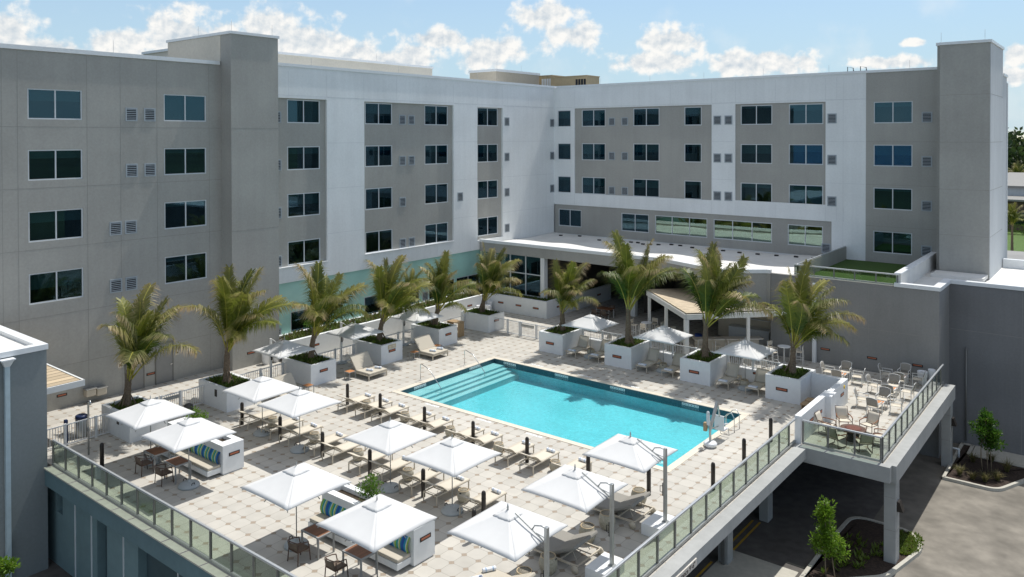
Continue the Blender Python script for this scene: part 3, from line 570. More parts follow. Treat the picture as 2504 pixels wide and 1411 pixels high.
slotlight((-42.25, 27.4, .75), (-42.23, 27.95, .89), hotel)
f = thing('drinking_fountain', 'pair of steel and tan drinking fountain bowls hung on the grey wall', 'drinking fountain', (XG, 18.7, 0))
for y, z in ((18.3, .75), (18.85, .68)):
    q = MB(); q.box(XG, XG+.42, y, y+.5, z-.38, z); q.build('basin', M['tanc'], f, True, bevel=.05)
    q = MB(); q.box(XG+.03, XG+.46, y-.02, y+.52, z, z+.035); q.build('top', M['steel'], f, True); 
# ---------------------------------------------------------------- low restaurant building in the corner
bar = thing('restaurant_building', 'low white roofed restaurant wing in the corner behind the palms', 'restaurant', (-30, 55, 0))
BP = dict(parent=bar, world=True)
ZR = 5.0
edge = [(-43.05, 50.1), (-26.2, 50.1), (-20.9, 48.05), (-18.6, 49.98), (-18.32, 49.98)]
q = MB()   # gently uneven roof membrane
def rz_(x, y): return ZR + .05*math.sin(x*.55+y*.3) + .04*math.sin(x*1.3-y*.7) - .012*(y-50)
q.grid(lambda a, b_: (-43.05+a*26.2, 50.3+b_*10.6, rz_(-43.05+a*26.2, 50.3+b_*10.6)), 40, 16)
q.prism([(-26.6, 50.3), (-20.9, 48.25), (-18.8, 50.3)], ZR-.1, ZR+.03)
q.build('roof', M['roofw'], **BP)
q = MB(); fz = MB()
for (a, b_) in zip(edge[:-1], edge[1:]):
    a, b_ = Vector((*a, 0)), Vector((*b_, 0)); d = (b_-a).normalized(); nrm = Vector((d.y, -d.x, 0)); L = (b_-a).length
    xs = [a - nrm*.25, b_ - nrm*.25, b_ + nrm*.06, a + nrm*.06]
    q.prism([(v.x, v.y) for v in xs], 5.18, 5.42)
    ys = [a - nrm*.2, b_ - nrm*.2, b_, a]
    fz.prism([(v.x, v.y) for v in ys], 4.42 if a.x < -20.95 else 3.0, 5.18)
q.build('roof_coping', M['cap'], **BP); fz.build('fascia', M['grey'], **BP)
q = MB()
for x in [-41.2, -39.4, -37, -35.6, -34.9, -33.9, -33.3, -32.6, -31.9, -31.2, -30.2, -29.3, -28.2, -26.8, -25.6, -24.2, -22.9, -21.4, -19.8, -18.6]:
    y = 59.6+rnd.uniform(-.5, .3)
    q.box(x-.14, x+.14, y-.1, y+.1, ZR-.25, rz_(x, y)+.10)
o = q.build('roof_pad', M['black'], **BP); o['kind'] = 'stuff'
q = MB()   # glazed front, posts, back walls
for x in (-41.55, -39.95, -38.37, -36.8): q.box(x-.04, x+.04, 50.3, 50.42, 1.2, 4.42)
q.box(-43, -36.8, 50.31, 50.41, 2.93, 3.0); q.box(-43, -36.8, 50.31, 50.41, 1.2, 1.27); q.build('window_frame', M['frame'], **BP)
q = MB(); q.box(-43, -36.8, 50.35, 50.37, 1.27, 4.42); q.build('window_glass', M['pane'], **BP)
q = MB(); q.box(-36.78, -36.4, 50.15, 50.6, 0, 4.42); q.build('column', M['white'], **BP); q = MB(); q.box(-30.75, -30.35, 53.8, 54.2, 0, 4.6); q.build('column', M['white'], **BP)
q = MB(); q.box(-36.9, -36.6, 50.65, 60.5, 0, 4.6); q.box(-43, -36.9, 53.5, 53.7, 0, 4.5); q.box(-36.6, -16.6, 60.2, 60.5, 0, 4.7); q.box(-30.5, -30.2, 55.5, 60.2, 0, 4.6); q.box(-43, -16.6, 50.3, 60.5, 4.5, 4.6)
q.box(-43, -36.9, 50.5, 53.5, 0, .05); q.build('interior_wall', M['dark'], **BP)
q = MB(); q.box(-22.9, -18.32, 52.4, 52.6, 0, 4.5); q.box(-18.32, -18.31, 50.35, 52.4, 0, 4.4); q.build('interior_wall', M['tanc'], **BP)
q = MB(); q.box(-34.3, -33.2, 60.1, 60.19, 1.2, 4.1); q.build('interior_door', mat('green_glass_door', (.05, .12, .10), .3), **BP)
# big annex block on the right, its turf terrace and parapets
ann = thing('annex_building', 'grey annex block with white parapets right of the palms', 'annex', (-10, 55, GZ))
AP = dict(parent=ann, world=True)
ZP = 5.42
q = MB(); q.box(-18.3, -8.65, 50.0, 50.3, GZ, 5.2); q.box(-8.95, -8.65, 50.3, 53.1, GZ, 5.2); q.box(-18, -8.95, 50.3, 60.9, 4.5, 4.86); q.box(-8.95, 45, 53.4, 75, 4.4, 4.72)
q.build('wall', M['agrey'], **AP)
q = MB(); q.box(-8.65, 45, 53.1, 53.4, GZ, 5.2); q.build('wall', M['dgrey'], **AP)['label'] = 'shaded grey wall set back right of the terrace'  # annex stucco darkened for this wall, its shade put into the colour
q = MB(); q.box(-11.0, -8.58, 49.94, 50.36, 5.2, ZP); q.box(-9.0, -8.58, 50.36, 53.04, 5.2, ZP); q.box(-9.0, 45, 53.04, 53.46, 5.2, ZP); q.box(-7.2, 45, 64.5, 64.9, 4.7, 5.4); q.build('roof_coping', M['cap'], **AP)
q = MB(); q.box(-10.9, -9.0, 50.37, 60.9, 4.86, 4.90); q.box(-9.0, 45, 53.46, 64.5, 4.72, 4.78); q.box(-10.3, -7.35, 56.6, 58.4, 4.9, 5.12); q.box(-11.0, -10.72, 50.37, 60.9, 4.9, 5.9); q.build('roof', M['roofw'], **AP)
q = MB(); q.box(-11.05, -10.67, 50.2, 60.95, 5.9, 5.98); q.build('parapet_cap', M['cap'], **AP)
q = MB(); q.box(-16.65, -11.0, 50.3, 60.9, 4.86, 4.92); q.build('turf', M['turf'], **AP)
q = MB(); q.box(-16.8, -16.65, 50.4, 60.9, 4.6, 5.85); q.build('side_wall', M['grey'], **AP)
j = MB()
for x in (-15.5, -12.4): j.box(x-.01, x+.01, 49.997, 50.02, 0, 5.1)
j.box(-18, -8.7, 49.997, 50.02, 2.5, 2.525); j.box(-8.6, 40, 53.097, 53.12, 2.5, 2.525); j.box(-5.0, -4.98, 53.0965, 53.12, GZ, 5.1)
j.build('control_joint', M['joint_g'], **AP)
q = MB(); q.tube([(-7.75, 53.0, GZ+.3), (-7.75, 53.0, 1.5)], .05, 8); q.build('downpipe', M['post'], **AP)
for x, y in ((-14.9, 50.0), (-12.2, 50.0), (-9.75, 50.0)): slotlight((x-.28, y-.02, .80 if x < -14 else .72), (x+.28, y, .94 if x < -14 else .86), ann)
# foreground building on the left edge
fb = thing('corner_building', 'dark shaded grey block with white roof parapet at the left edge of the deck', 'building', (-38, 8, GZ))
FP = dict(parent=fb, world=True)
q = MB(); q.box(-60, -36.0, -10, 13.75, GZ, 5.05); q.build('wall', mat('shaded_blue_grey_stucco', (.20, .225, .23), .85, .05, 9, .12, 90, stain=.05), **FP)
q = MB(); q.box(-36.35, -35.94, -10, 13.8, 5.05, 5.27); q.box(-60, -36.35, 13.4, 13.8, 5.05, 5.27); q.build('roof_coping', M['cap'], **FP)
q = MB(); q.box(-60, -36.36, -10, 13.4, 5.05, 5.09); q.build('roof', M['roofw'], **FP)
q = MB(); yy = 12.2; q.box(-35.94, -35.78, yy-.09, yy+.09, GZ, 4.75); ds = q.build('downspout', mat('pale_blue_metal', (.42, .52, .56), .5), **FP)
q = MB(); q.add([(-35.94, yy-.22, 4.95), (-35.66, yy-.22, 4.95), (-35.66, yy+.22, 4.95), (-35.94, yy+.22, 4.95), (-35.94, yy-.1, 4.68), (-35.78, yy-.1, 4.68), (-35.78, yy+.1, 4.68), (-35.94, yy+.1, 4.68)], [(0, 1, 2, 3), (0, 4, 5, 1), (1, 5, 6, 2), (2, 6, 7, 3), (4, 7, 6, 5)])
q.box(-35.94, -35.63, yy-.26, yy+.26, 4.95, 5.0); q.build('rain_hopper', M['cap'], ds, True)
# slatted timber canopy by the left wall
cn = thing('slatted_canopy', 'pale timber board canopy fixed to the grey wall behind the corner block', 'canopy', (-40.7, 15, 0))
q = MB(); q.box(-43.25, -38.3, 12.5, 16.15, 2.62, 2.68); bo = q.build('board_roof', slatmat('canopy_boards', (.52, .42, .29), .5, 0, (.12, .09, .06)), cn, True)
q = MB(); q.box(-43.28, -38.26, 16.15, 16.24, 2.44, 2.72); q.box(-38.3, -38.22, 12.5, 16.24, 2.44, 2.72)
q.build('fascia', M['cap'], cn, True); q = MB(); q.box(-38.42, -38.3, 13.0, 13.12, 0, 2.6); q.build('post', M['cap'], cn, True)
# lower wall under the left deck edge
gw = thing('garage_wall', 'blue grey recessed wall panels below the left deck edge', 'wall', (-24, 14.2, GZ))
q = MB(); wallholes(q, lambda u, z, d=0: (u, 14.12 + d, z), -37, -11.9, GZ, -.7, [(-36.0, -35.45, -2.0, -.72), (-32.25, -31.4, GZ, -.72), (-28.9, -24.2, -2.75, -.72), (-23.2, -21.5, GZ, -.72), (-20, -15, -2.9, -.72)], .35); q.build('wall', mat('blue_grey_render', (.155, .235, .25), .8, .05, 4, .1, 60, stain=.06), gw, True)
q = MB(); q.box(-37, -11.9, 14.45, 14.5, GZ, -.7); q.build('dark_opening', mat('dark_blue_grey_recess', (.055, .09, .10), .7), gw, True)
q = MB()
for x in (-34.2, -32.7, -30.0, -26.0): q.box(x-.02, x+.02, 14.08, 14.119, GZ, -.75)
q.build('wall_seam', M['cap'], gw, True)
# columns under the right edge
def column(lbl, x0, x1, y0, y1, lamp=False, pipe=False):
    t = thing('concrete_column', lbl, 'column', ((x0+x1)/2, (y0+y1)/2, GZ), 0, 'columns carrying the pool deck')
    q = MB(); q.box(x0, x1, y0, y1, GZ, -.5); q.build('shaft', M['pconc'], t, True, bevel=.02)
    if lamp:
        q = MB(); yl = (y0+y1)/2; q.add([(x1, yl-.17, GZ+2.3), (x1, yl+.17, GZ+2.3), (x1, yl+.17, GZ+2.72), (x1, yl-.17, GZ+2.72), (x1+.24, yl-.17, GZ+2.32), (x1+.24, yl+.17, GZ+2.32), (x1+.1, yl+.17, GZ+2.72), (x1+.1, yl-.17, GZ+2.72)], [(0, 1, 5, 4), (4, 5, 6, 7), (2, 3, 7, 6), (0, 4, 7, 3), (1, 2, 6, 5)])
        q.build('wall_lamp', M['bol'], t, True)
    q = MB()
    for z in (-1.5, -2.9): q.box(x0-.003, x1+.003, y0-.003, y1+.003, GZ-.0+(-z)-.01, GZ-z+.01)
    q.build('pour_joint', M['joint_g'], t, True)
    if pipe:
        q = MB(); q.box(x0+.2, x0+.34, y0-.12, y0-.002, GZ, -.6); q.build('downpipe', M['post'], t, True)
column('tall grey concrete column under the terrace corner, rising from the grass bed', -8.35, -7.87, 36.2, 36.85, True)
column('concrete column under the far end of the terrace beside the mulch bed', -8.35, -7.87, 48.9, 49.5, True)
column('shaded column under the deck beside the yellow lines, nearest the clearance sign', -13.95, -13.5, 31.9, 32.45, False, True)
column('shaded column under the deck behind the yellow lines, farthest back', -13.95, -13.5, 36.6, 37.2)
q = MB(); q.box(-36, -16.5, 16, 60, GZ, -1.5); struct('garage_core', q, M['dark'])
# clearance sign on the edge beam
sg = thing('clearance_sign', 'tan clearance height sign on the deck edge beam', 'sign', (-11.44, 23.6, -.2))
q = MB(); q.box(-11.45, -11.41, 22.62, 24.4, -.38, -.12); q.build('plate', M['sign'], sg, True)
cu = bpy.data.curves.new('lettering', 'FONT'); cu.body = "Clearance 9'-6\""; cu.size = .24; cu.align_x = 'CENTER'; cu.align_y = 'CENTER'; cu.extrude = .003; cu.materials.append(M['ink'])
tmp = bpy.data.objects.new('lettering_curve', cu); COL.objects.link(tmp); bpy.context.view_layer.update()
to = bpy.data.objects.new('lettering', bpy.data.meshes.new_from_object(tmp.evaluated_get(bpy.context.evaluated_depsgraph_get()))); bpy.data.objects.remove(tmp); COL.objects.link(to); to.parent = sg; to.location = Vector((-11.404, 23.51, -.25)) - Vector(sg.location); to.rotation_euler = (R(90), 0, R(90))

# ---------------------------------------------------------------- glass railings
def glass_railing(lbl, p, q_, posts, zb=.05, h=1.1, shoe=True):
    p, q_ = Vector(p), Vector(q_); L = (q_-p).length; d = (q_-p).normalized(); ang = math.atan2(d.y, d.x)
    t = thing('glass_railing', lbl, 'railing', (p.x, p.y, zb), ang, 'glass railings round the deck')
    m_ = MB(); m_.box(0, L, -.045, .045, h-.08, h); m_.build('top_rail', M['rail'], t, bevel=.02)
    if shoe:
        m_ = MB(); m_.box(0, L, -.05, .05, 0, .09); m_.build('base_shoe', M['alu'], t)
    for s_ in posts:
        m_ = MB(); m_.box(s_-.035, s_+.035, -.035, .035, 0, h-.08); m_.build('post', M['post'], t)
    pp = sorted(posts)
    for a, b_ in zip(pp[:-1], pp[1:]):
        m_ = MB(); m_.box(a+.05, b_-.05, -.006, .006, .11, h-.1); m_.build('glass_panel', M['rglass'], t)
glass_railing('long glass railing with silver rail along the left front deck edge', (-36.0, 13.98, 0), (-12.1, 13.98, 0), [.0+1.23*k for k in range(20)])
glass_railing('glass railing with silver rail along the right deck edge above the clearance sign', (-12.08, 14.1, 0), (-12.08, 36.1, 0), [.1+1.24*k for k in range(18)])
glass_railing('short glass railing across the front of the fire pit terrace', (-11.75, 36.12, 0), (-8.42, 36.12, 0), [.02, 1.12, 2.24, 3.3])
glass_railing('glass railing along the outer side of the fire pit terrace', (-8.42, 36.2, 0), (-8.42, 49.9, 0), [.08+1.17*k for k in range(12)])
glass_railing('low glass railing along the front of the turf roof terrace', (-16.85, 50.12, 0), (-10.8, 50.12, 0), [.05, 1.22, 2.42, 3.62, 4.82, 6.0], 5.25, .68)
glass_railing('glass railing on the side of the turf roof terrace next to the white roof', (-16.72, 50.2, 0), (-16.72, 60.8, 0), [.05, 2.2, 4.4, 6.6, 8.8, 10.5], 5.25, .68)

# ---------------------------------------------------------------- picket fences and gates
def fence(lbl, p, q_, posts, z0=.06, h=1.0, name='picket_fence', cat='fence', zb=0, bar=None):
    p, q_ = Vector((*p, zb)), Vector((*q_, zb)); L = (q_-p).length; d = (q_-p).normalized(); ang = math.atan2(d.y, d.x)
    t = thing(name, lbl, cat, p, ang, 'white picket fences round the pool')
    m_ = MB(); m_.box(0, L, -.02, .02, h-.05, h); m_.box(0, L, -.02, .02, z0, z0+.05)
    k = int(L/.115)
    for i in range(k+1): x = .02+i*(L-.04)/k; m_.box(x-.011, x+.011, -.011, .011, z0+.05, h-.05)
    m_.build('picket_panel', M['fence'], t)
    for s_ in posts:
        m_ = MB(); m_.box(s_-.05, s_+.05, -.05, .05, 0, h+.03); m_.build('post', M['fence'], t)
    if bar:
        m_ = MB(); m_.box(bar[0], bar[1], -.06, -.02, h-.3, h-.12); m_.box(bar[0], bar[1], -.1, -.05, h-.26, h-.18); m_.build('push_bar', M['alu'], t)
    return t
fence('white picket fence between the corner block and the nearest left planter', (-37.85, 13.85), (-37.85, 17.25), [1.35, 2.7])
fence('white picket fence from the nearest left planter to the gate', (-38.2, 18.95), (-38.2, 19.75), [0.7])
fence('white picket gate with push bar behind the first white umbrellas', (-38.2, 19.8), (-38.2, 20.95), [0.06, 1.1], name='picket_gate', cat='gate', bar=(.15, 1.0))
fence('white picket fence between the left gate and the second planter', (-38.2, 21.0), (-38.2, 22.2), [])
for i, (a, b_) in enumerate(((23.95, 27.4), (29.2, 32.65), (34.45, 37.75), (39.6, 42.85))):
    fence('white picket fence behind the left planters, %s gap counted from the gate' % ORD[i], (-38.3, a), (-38.3, b_), [.1, 1.75, 3.2])
fence('white picket fence from the corner planter to the pool gate', (-36.05, 43.6), (-34.98, 43.6), [])
fence('white picket panel with a thick post left of the pool gate', (-34.9, 43.6), (-33.75, 43.6), [0.04, 1.1])
fence('white picket gate with push bar at the far end of the pool', (-33.7, 43.6), (-32.3, 43.6), [.05, 1.38], name='picket_gate', cat='gate', bar=(.1, 1.2))
fence('white picket fence between the pool gate and the back row of planters', (-32.25, 43.6), (-30.5, 43.6), [])
def lowwall(lbl, x0, x1, lbl2):
    t = thing('low_wall', lbl, 'wall', ((x0+x1)/2, 43.55, 0), 0, 'low white walls between the back planters')
    q = MB(); q.box(x0, x1, 43.48, 43.78, 0, .74); q.build('wall', M['planter'], t, True, bevel=.015)
    slotlight(((x0+x1)/2+.05, 43.46, .50), ((x0+x1)/2+.6, 43.48, .63), t)
    fence(lbl2, (x0, 43.63), (x1, 43.63), [.05, 1.55, x1-x0-.05], .05, .62, zb=.74)
lowwall('low white wall behind the loungers, left bay of the back row', -28.55, -25.47, 'white picket fence on the low wall, left bay of the back row')
lowwall('low white wall behind the loungers, middle bay of the back row', -23.55, -20.42, 'white picket fence on the low wall, middle bay of the back row')
lowwall('low white wall behind the loungers, right bay of the back row', -18.52, -15.44, 'white picket fence on the low wall, right bay of the back row')
# terrace screen walls
t = thing('screen_wall', 'stepped white wall between the pool deck and the fire pit terrace', 'wall', (-11.9, 40, 0))
q = MB(); q.box(-12.1, -11.82, 36.1, 39.7, 0, 1.27); q.box(-12.1, -11.55, 39.7, 40.6, 0, 1.27); q.box(-12.02, -11.75, 40.6, 43.3, 0, 1.27); q.build('wall', M['planter'], t, True)
q = MB(); q.box(-13.55, -12.02, 43.02, 43.3, 0, 1.27); q.build('return_wall', M['planter'], t, True)
for y in (37.3, 38.6, 42.0): slotlight((-11.83 if y < 40 else -11.76, y, .62), (-11.80 if y < 40 else -11.735, y+.55, .78), t)
q = MB(); q.lathe([(0, 0), (.1, 0), (.1, .02), (0, .025)], 14); q.X = None; o = q.build('yellow_button', emis('yellow_plastic', (.75, .5, .03), 0.0), t); o.rotation_euler = (0, R(90), 0); o.location = Vector((-11.74, 42.6, 1.0)) - Vector(t.location)
# planting strip in front of the teal wall and restaurant
t = thing('planter_wall', 'long white retaining wall of the planting strip below the restaurant windows', 'planter wall', (-41, 45, 0))
q = MB(); q.box(-41.25, -41.0, 29.3, 49.15, 0, 1.3); q.box(-41.0, -35.3, 48.92, 49.15, 0, 1.3); q.box(-35.53, -35.3, 49.15, 58.4, 0, 1.3); q.build('wall', M['planter'], t, True)
q = MB(); q.box(-43.0, -41.25, 29.75, 50.1, .3, 1.12); q.box(-41.25, -35.53, 49.15, 50.15, .3, 1.12); q.box(-36.4, -35.53, 50.15, 58.4, .3, 1.12); q.build('soil', M['soil'], t, True)
for y in (31.3, 36.0, 40.8, 46.2): slotlight((-41.0, y, .62), (-40.98, y+.55, .76), t)
for x in (-40.1, -38.3, -36.6): slotlight((x, 48.9, .62), (x+.55, 48.92, .76), t)
for y in (50.3, 53.2, 56.2): slotlight((-35.3, y, .62), (-35.28, y+.55, .76), t)

# ---------------------------------------------------------------- planters
PL = []
def planter(lbl, x0, x1, y0, y1, h, face):
    t = thing('planter_box', lbl, 'planter', ((x0+x1)/2, (y0+y1)/2, 0), 0, 'white planter boxes')
    q = MB(); wl = .17
    q.box(x0, x1, y0, y0+wl, 0, h); q.box(x0, x1, y1-wl, y1, 0, h); q.box(x0, x0+wl, y0+wl, y1-wl, 0, h); q.box(x1-wl, x1, y0+wl, y1-wl, 0, h); q.build('box', M['planter'], t, True)
    q = MB(); q.box(x0+wl, x1-wl, y0+wl, y1-wl, .2, h-.12); q.build('soil', M['soil'], t, True)
    yc = (y0+y1)/2; xc = (x0+x1)/2
    if face == 'x': slotlight((x1, yc-.28, .66), (x1+.02, yc+.28, .82), t)
    else: slotlight((xc-.36, y0-.02, .55), (xc+.26, y0, .72), t)
    if face == 'v': pass
    PL.append((x0+wl, x1-wl, y0+wl, y1-wl, h-.12, t)); return t
LPY = [17.2, 22.2, 27.42, 32.68, 37.8, 42.9]
LPL = ['white planter box holding the palm nearest the corner block', 'white planter box in front of the grey tower', 'white planter box under the small cantilever umbrella by the tower foot', 'white planter box with the tan notice beside the first double chaise', 'white planter box beside the second double chaise and the shelf', 'white planter box next to the pool gate in the far corner']
for i, y in enumerate(LPY):
    t = planter(LPL[i], -38.72, -36.05 if i else -35.9, y, y+1.78, 1.19, 'x')
    if i < 2:
        q = MB(); q.box(-37.15, -36.95, y-.02, y, .62, .98); q.build('slot_cover', M['slot'], t, True)
    if i == 3:
        q = MB(); q.box(-36.05, -36.03, y+.55, y+1.2, .86, 1.12); nt = q.build('notice', mat('tan_notice', (.52, .44, .30), .5), t, True)
        q = MB()
        for k in range(4): q.box(-36.03, -36.025, y+.62+(.3 if k > 1 else 0), y+.82+(.3 if k > 1 else 0), .90+.1*(k % 2), .95+.1*(k % 2))
        q.build('notice_lines', M['sign'], nt, True)
BPX = [(-30.45, -28.57), (-25.45, -23.58), (-20.4, -18.55), (-15.42, -13.56)]
BPL = ['white planter box at the left end of the back row by the gate fence', 'white planter box second from the left in the back row', 'white planter box third from the left in the back row', 'white planter box at the right end of the back row by the screen wall']
for i, (a, b_) in enumerate(BPX): planter(BPL[i], a, b_, 41.35, 43.82, 1.29, 'y')
# ---------------------------------------------------------------- plants
def leafquad(mb, p, d, up, L, W, wear, fold=0.0):
    """pointed leaf: 4-vertex blade from p along d"""
    d = d.normalized(); s_ = d.cross(up)
    if s_.length < 1e-3: s_ = Vector((1, 0, 0))
    s_.normalize(); nn = s_.cross(d)
    o = len(mb.v)
    for q in (p, p + d*L*.45 + s_*W/2 + nn*fold, p + d*L, p + d*L*.45 - s_*W/2 + nn*fold): mb.v.append(q); mb.wear.append(wear + .001)
    mb.f.append([o, o+1, o+2, o+3]); mb.sm.append(False)
def frond_meshes(L, e0, bend, seed, ll=.88):
    r = random.Random(seed); n = 30; pts = []; tang = []; p = Vector((0, 0, 0)); sway = r.uniform(-.4, .4); ang = 0
    for i in range(n+1):
        t = i/n; e = e0 - bend*t**1.9; ang = sway*t*t
        d = Vector((math.cos(e)*math.cos(ang), math.cos(e)*math.sin(ang), math.sin(e))); pts.append(p.copy()); tang.append(d); p = p + d*(L/n)
    a = MB(); a.tube(pts, [.034*(1-.86*(i/n)**.6)+.004 for i in range(n+1)], 5)
    b = MB(); old = r.choice((0, .1, .2, .35, .55, .8))
    K = 112
    for k in range(K):
        t = .21 + .79*k/(K-1); x = t*n; i = min(int(x), n-1); q = pts[i].lerp(pts[i+1], x-i); d = tang[i]
        side0 = d.cross(Vector((0, 0, 1)))
        if side0.length < .05: side0 = Vector((0, 1, 0))
        side0.normalize(); upv = side0.cross(d)
        prof = min(1, .35 + 2.6*(t-.21)) * (1 - max(0, (t-.62)/.38)**1.6*.55)
        for sgn in (-1, 1):
            if r.random() < .05: continue
            l_ = ll*prof*r.uniform(.68, 1.15); wd = .036*r.uniform(.8, 1.15)
            fw = .48 + .75*t + r.uniform(-.1, .1)
            dd = (side0*sgn + d*fw + upv*(.12 + r.uniform(-.30, .22))).normalized()
            mid = q + dd*l_*.5; d2 = (dd + Vector((r.uniform(-.1, .1), r.uniform(-.1, .1), -.75 - .85*r.random()))).normalized(); end = mid + d2*l_*.55
            s_ = dd.cross(upv); s_.normalize(); o = len(b.v)
            wt = max(0, (t-.45))*1.3*(old+.3) + old*.3
            for vv, ww in ((q - s_*wd*.4, .0), (q + s_*wd*.4, .0), (mid + s_*wd*.5, .1), (mid - s_*wd*.5, .1), (end, .8)):
                b.v.append(vv); b.wear.append(min(1, wt*.45 + ww*(wt*1.3+.30*r.random())) + .002)
            b.f += [[o, o+1, o+2, o+3], [o+3, o+2, o+4]]; b.sm += [False, False]
    return a, b
FR = []
_fp = thing('palm_nursery', 'x', 'x')
for k in range(12):
    e0 = (89, 87, 84, 82, 79, 76, 74, 71, 68, 65, 61, 56)[k]; bd = (18, 34, 48, 60, 52, 76, 62, 86, 70, 92, 78, 88)[k]
    a, b = frond_meshes((3.4, 3.4, 3.4, 3.35, 3.3, 3.3, 3.2, 3.2, 3.1, 3.0, 2.9, 2.8)[k], R(e0), R(bd), 100+k)
    f = a.build('frond', M['petiole'], _fp); b.build('leaflets', M['frond'], f); FR.append(f)
def palm(lbl, x, y, z, h, sc, seed, nf=13, lean=(0, 0), wind=None):
    r = random.Random(seed)
    t = thing('coconut_palm', lbl, 'palm tree', (x, y, z), 0, 'young coconut palms in white planters')
    q = MB(); top = Vector((lean[0], lean[1], h)); n = 12; pts = []; rad = []
    for i in range(n+1):
        u = i/n; pts.append(Vector((lean[0]*u*u, lean[1]*u*u, h*u-.05))); rad.append((.24-.12*u**.5 + .018*(i % 2)) * (1.0+.5*max(0, .12-u)/.12))
    q.tube(pts, rad, 10)
    for k in range(3): an = r.uniform(0, 6.28); q.bar((.55*math.cos(an), .55*math.sin(an), -.05), (.12*math.cos(an), .12*math.sin(an), .75), .05)
    q.build('trunk', M['trunk'], t)
    q = MB()     # fibrous boot sheaths round the crown base
    for k in range(7):
        an = k*2.4; b_ = top + Vector((.10*math.cos(an), .10*math.sin(an), -.35+.05*k)); q.tube([b_, b_+Vector((.10*math.cos(an), .10*math.sin(an), .38))], [.06, .025], 5)
    q.build('leaf_sheath', M['bark'], t)
    a0 = r.uniform(0, 6.28)
    for k in range(nf):
        fi = int(k*(10 if seed in (1, 2, 8, 9) else 12)/nf); an = a0 + k*2.399 + r.uniform(-.25, .25)
        if wind is not None and fi > 3:
            dv = math.atan2(math.sin(wind-an), math.cos(wind-an)); an += dv*.25
        s_ = sc*r.uniform(.9, 1.12)
        o = sub(FR[fi], t, top + Vector((.07*math.cos(an), .07*math.sin(an), -.05-.02*k)), an, (s_, s_, s_))
        if wind is not None:   # the breeze leans every frond the same way
            ax = Vector((-math.sin(wind), math.cos(wind), 0)); o.rotation_euler = (Matrix.Rotation(R(r.uniform(4, 20)), 3, ax) @ Matrix.Rotation(an, 3, 'Z') @ Matrix.Rotation(R(r.uniform(-14, 14)), 3, 'X')).to_euler()
    return t
WA = R(35)
PALMS = [(-37.75, 17.95, 1.0, 1.6, 1.2, 1, 13, (.05, .1), 'coconut palm nearest the corner block, its fronds swept to the right'), (-37.35, 23.0, 1.0, 2.0, 1.2, 2, 16, (-.05, .1), 'dense coconut palm in front of the grey tower'),
 (-37.45, 28.5, 1.0, 1.6, 1.2, 3, 13, (-.05, .3), 'coconut palm just right of the grey tower behind a small cantilever umbrella'), (-37.4, 33.75, 1.0, 1.5, 1.18, 4, 14, (.0, .3), 'coconut palm over the planter with the tan notice'),
 (-37.4, 38.85, 1.0, 1.3, 1.06, 5, 14, (.0, .25), 'coconut palm over the planter beside the shelf'), (-37.4, 43.8, 1.0, 1.3, 1.08, 6, 16, (.1, .1), 'coconut palm in the far corner by the pool gate'),
 (-29.4, 42.55, 1.1, 1.6, .95, 7, 16, (-.05, 0), 'smallest back row palm with browned fronds at the left end'), (-24.45, 42.5, 1.1, 2.4, 1.28, 8, 16, (-.05, .1), 'tall back row palm second from the left'),
 (-19.4, 42.55, 1.1, 2.2, 1.28, 9, 17, (0, .1), 'widest back row palm, third from the left, before the timber pavilion'), (-14.4, 42.6, 1.1, 1.8, 1.2, 10, 16, (.05, 0), 'back row palm at the right end against the annex wall')]
for (x, y, z, h, sc, sd, nf, ln, lb) in PALMS: palm(lb, x, y, z, h, sc, sd, nf, ln, WA)
palm('thin yellowing young palm in the planting strip before the teal wall', -42.0, 40.6, 1.1, 1.3, .62, 31, 9, (0, 0), WA)['group'] = 'small palms in the planting strip'
# low ground cover: uncountable, one object
gc = MB(); r = random.Random(5)
def cover(x0, x1, y0, y1, z, n, hgt, keep=None, wr=.15):
    for k in range(n):
        x, y = r.uniform(x0, x1), r.uniform(y0, y1)
        if keep and not keep(x, y): continue
        b_ = Vector((x, y, z)); w_ = r.random()*wr + (.6 if r.random() < .07 else 0)
        for j in range(6):
            an = r.uniform(0, 6.28); d = Vector((math.cos(an)*.7, math.sin(an)*.7, r.uniform(.35, 1.2))); leafquad(gc, b_ + Vector((r.uniform(-.05, .05), r.uniform(-.05, .05), 0)), d, Vector((0, 0, 1)), hgt*r.uniform(.6, 1.3), hgt*.28, w_)
for (x0, x1, y0, y1, z, t) in PL: cover(x0+.05, x1-.05, y0+.05, y1-.05, z-.01, 190, .24)
cover(-42.9, -41.3, 29.9, 50, 1.11, 620, .34, None, .5); cover(-41.2, -35.6, 49.2, 50.1, 1.11, 120, .3); cover(-36.35, -35.6, 50.2, 58, 1.11, 90, .35)
struct('ground_cover_plants', gc, M['cover'], 'stuff')
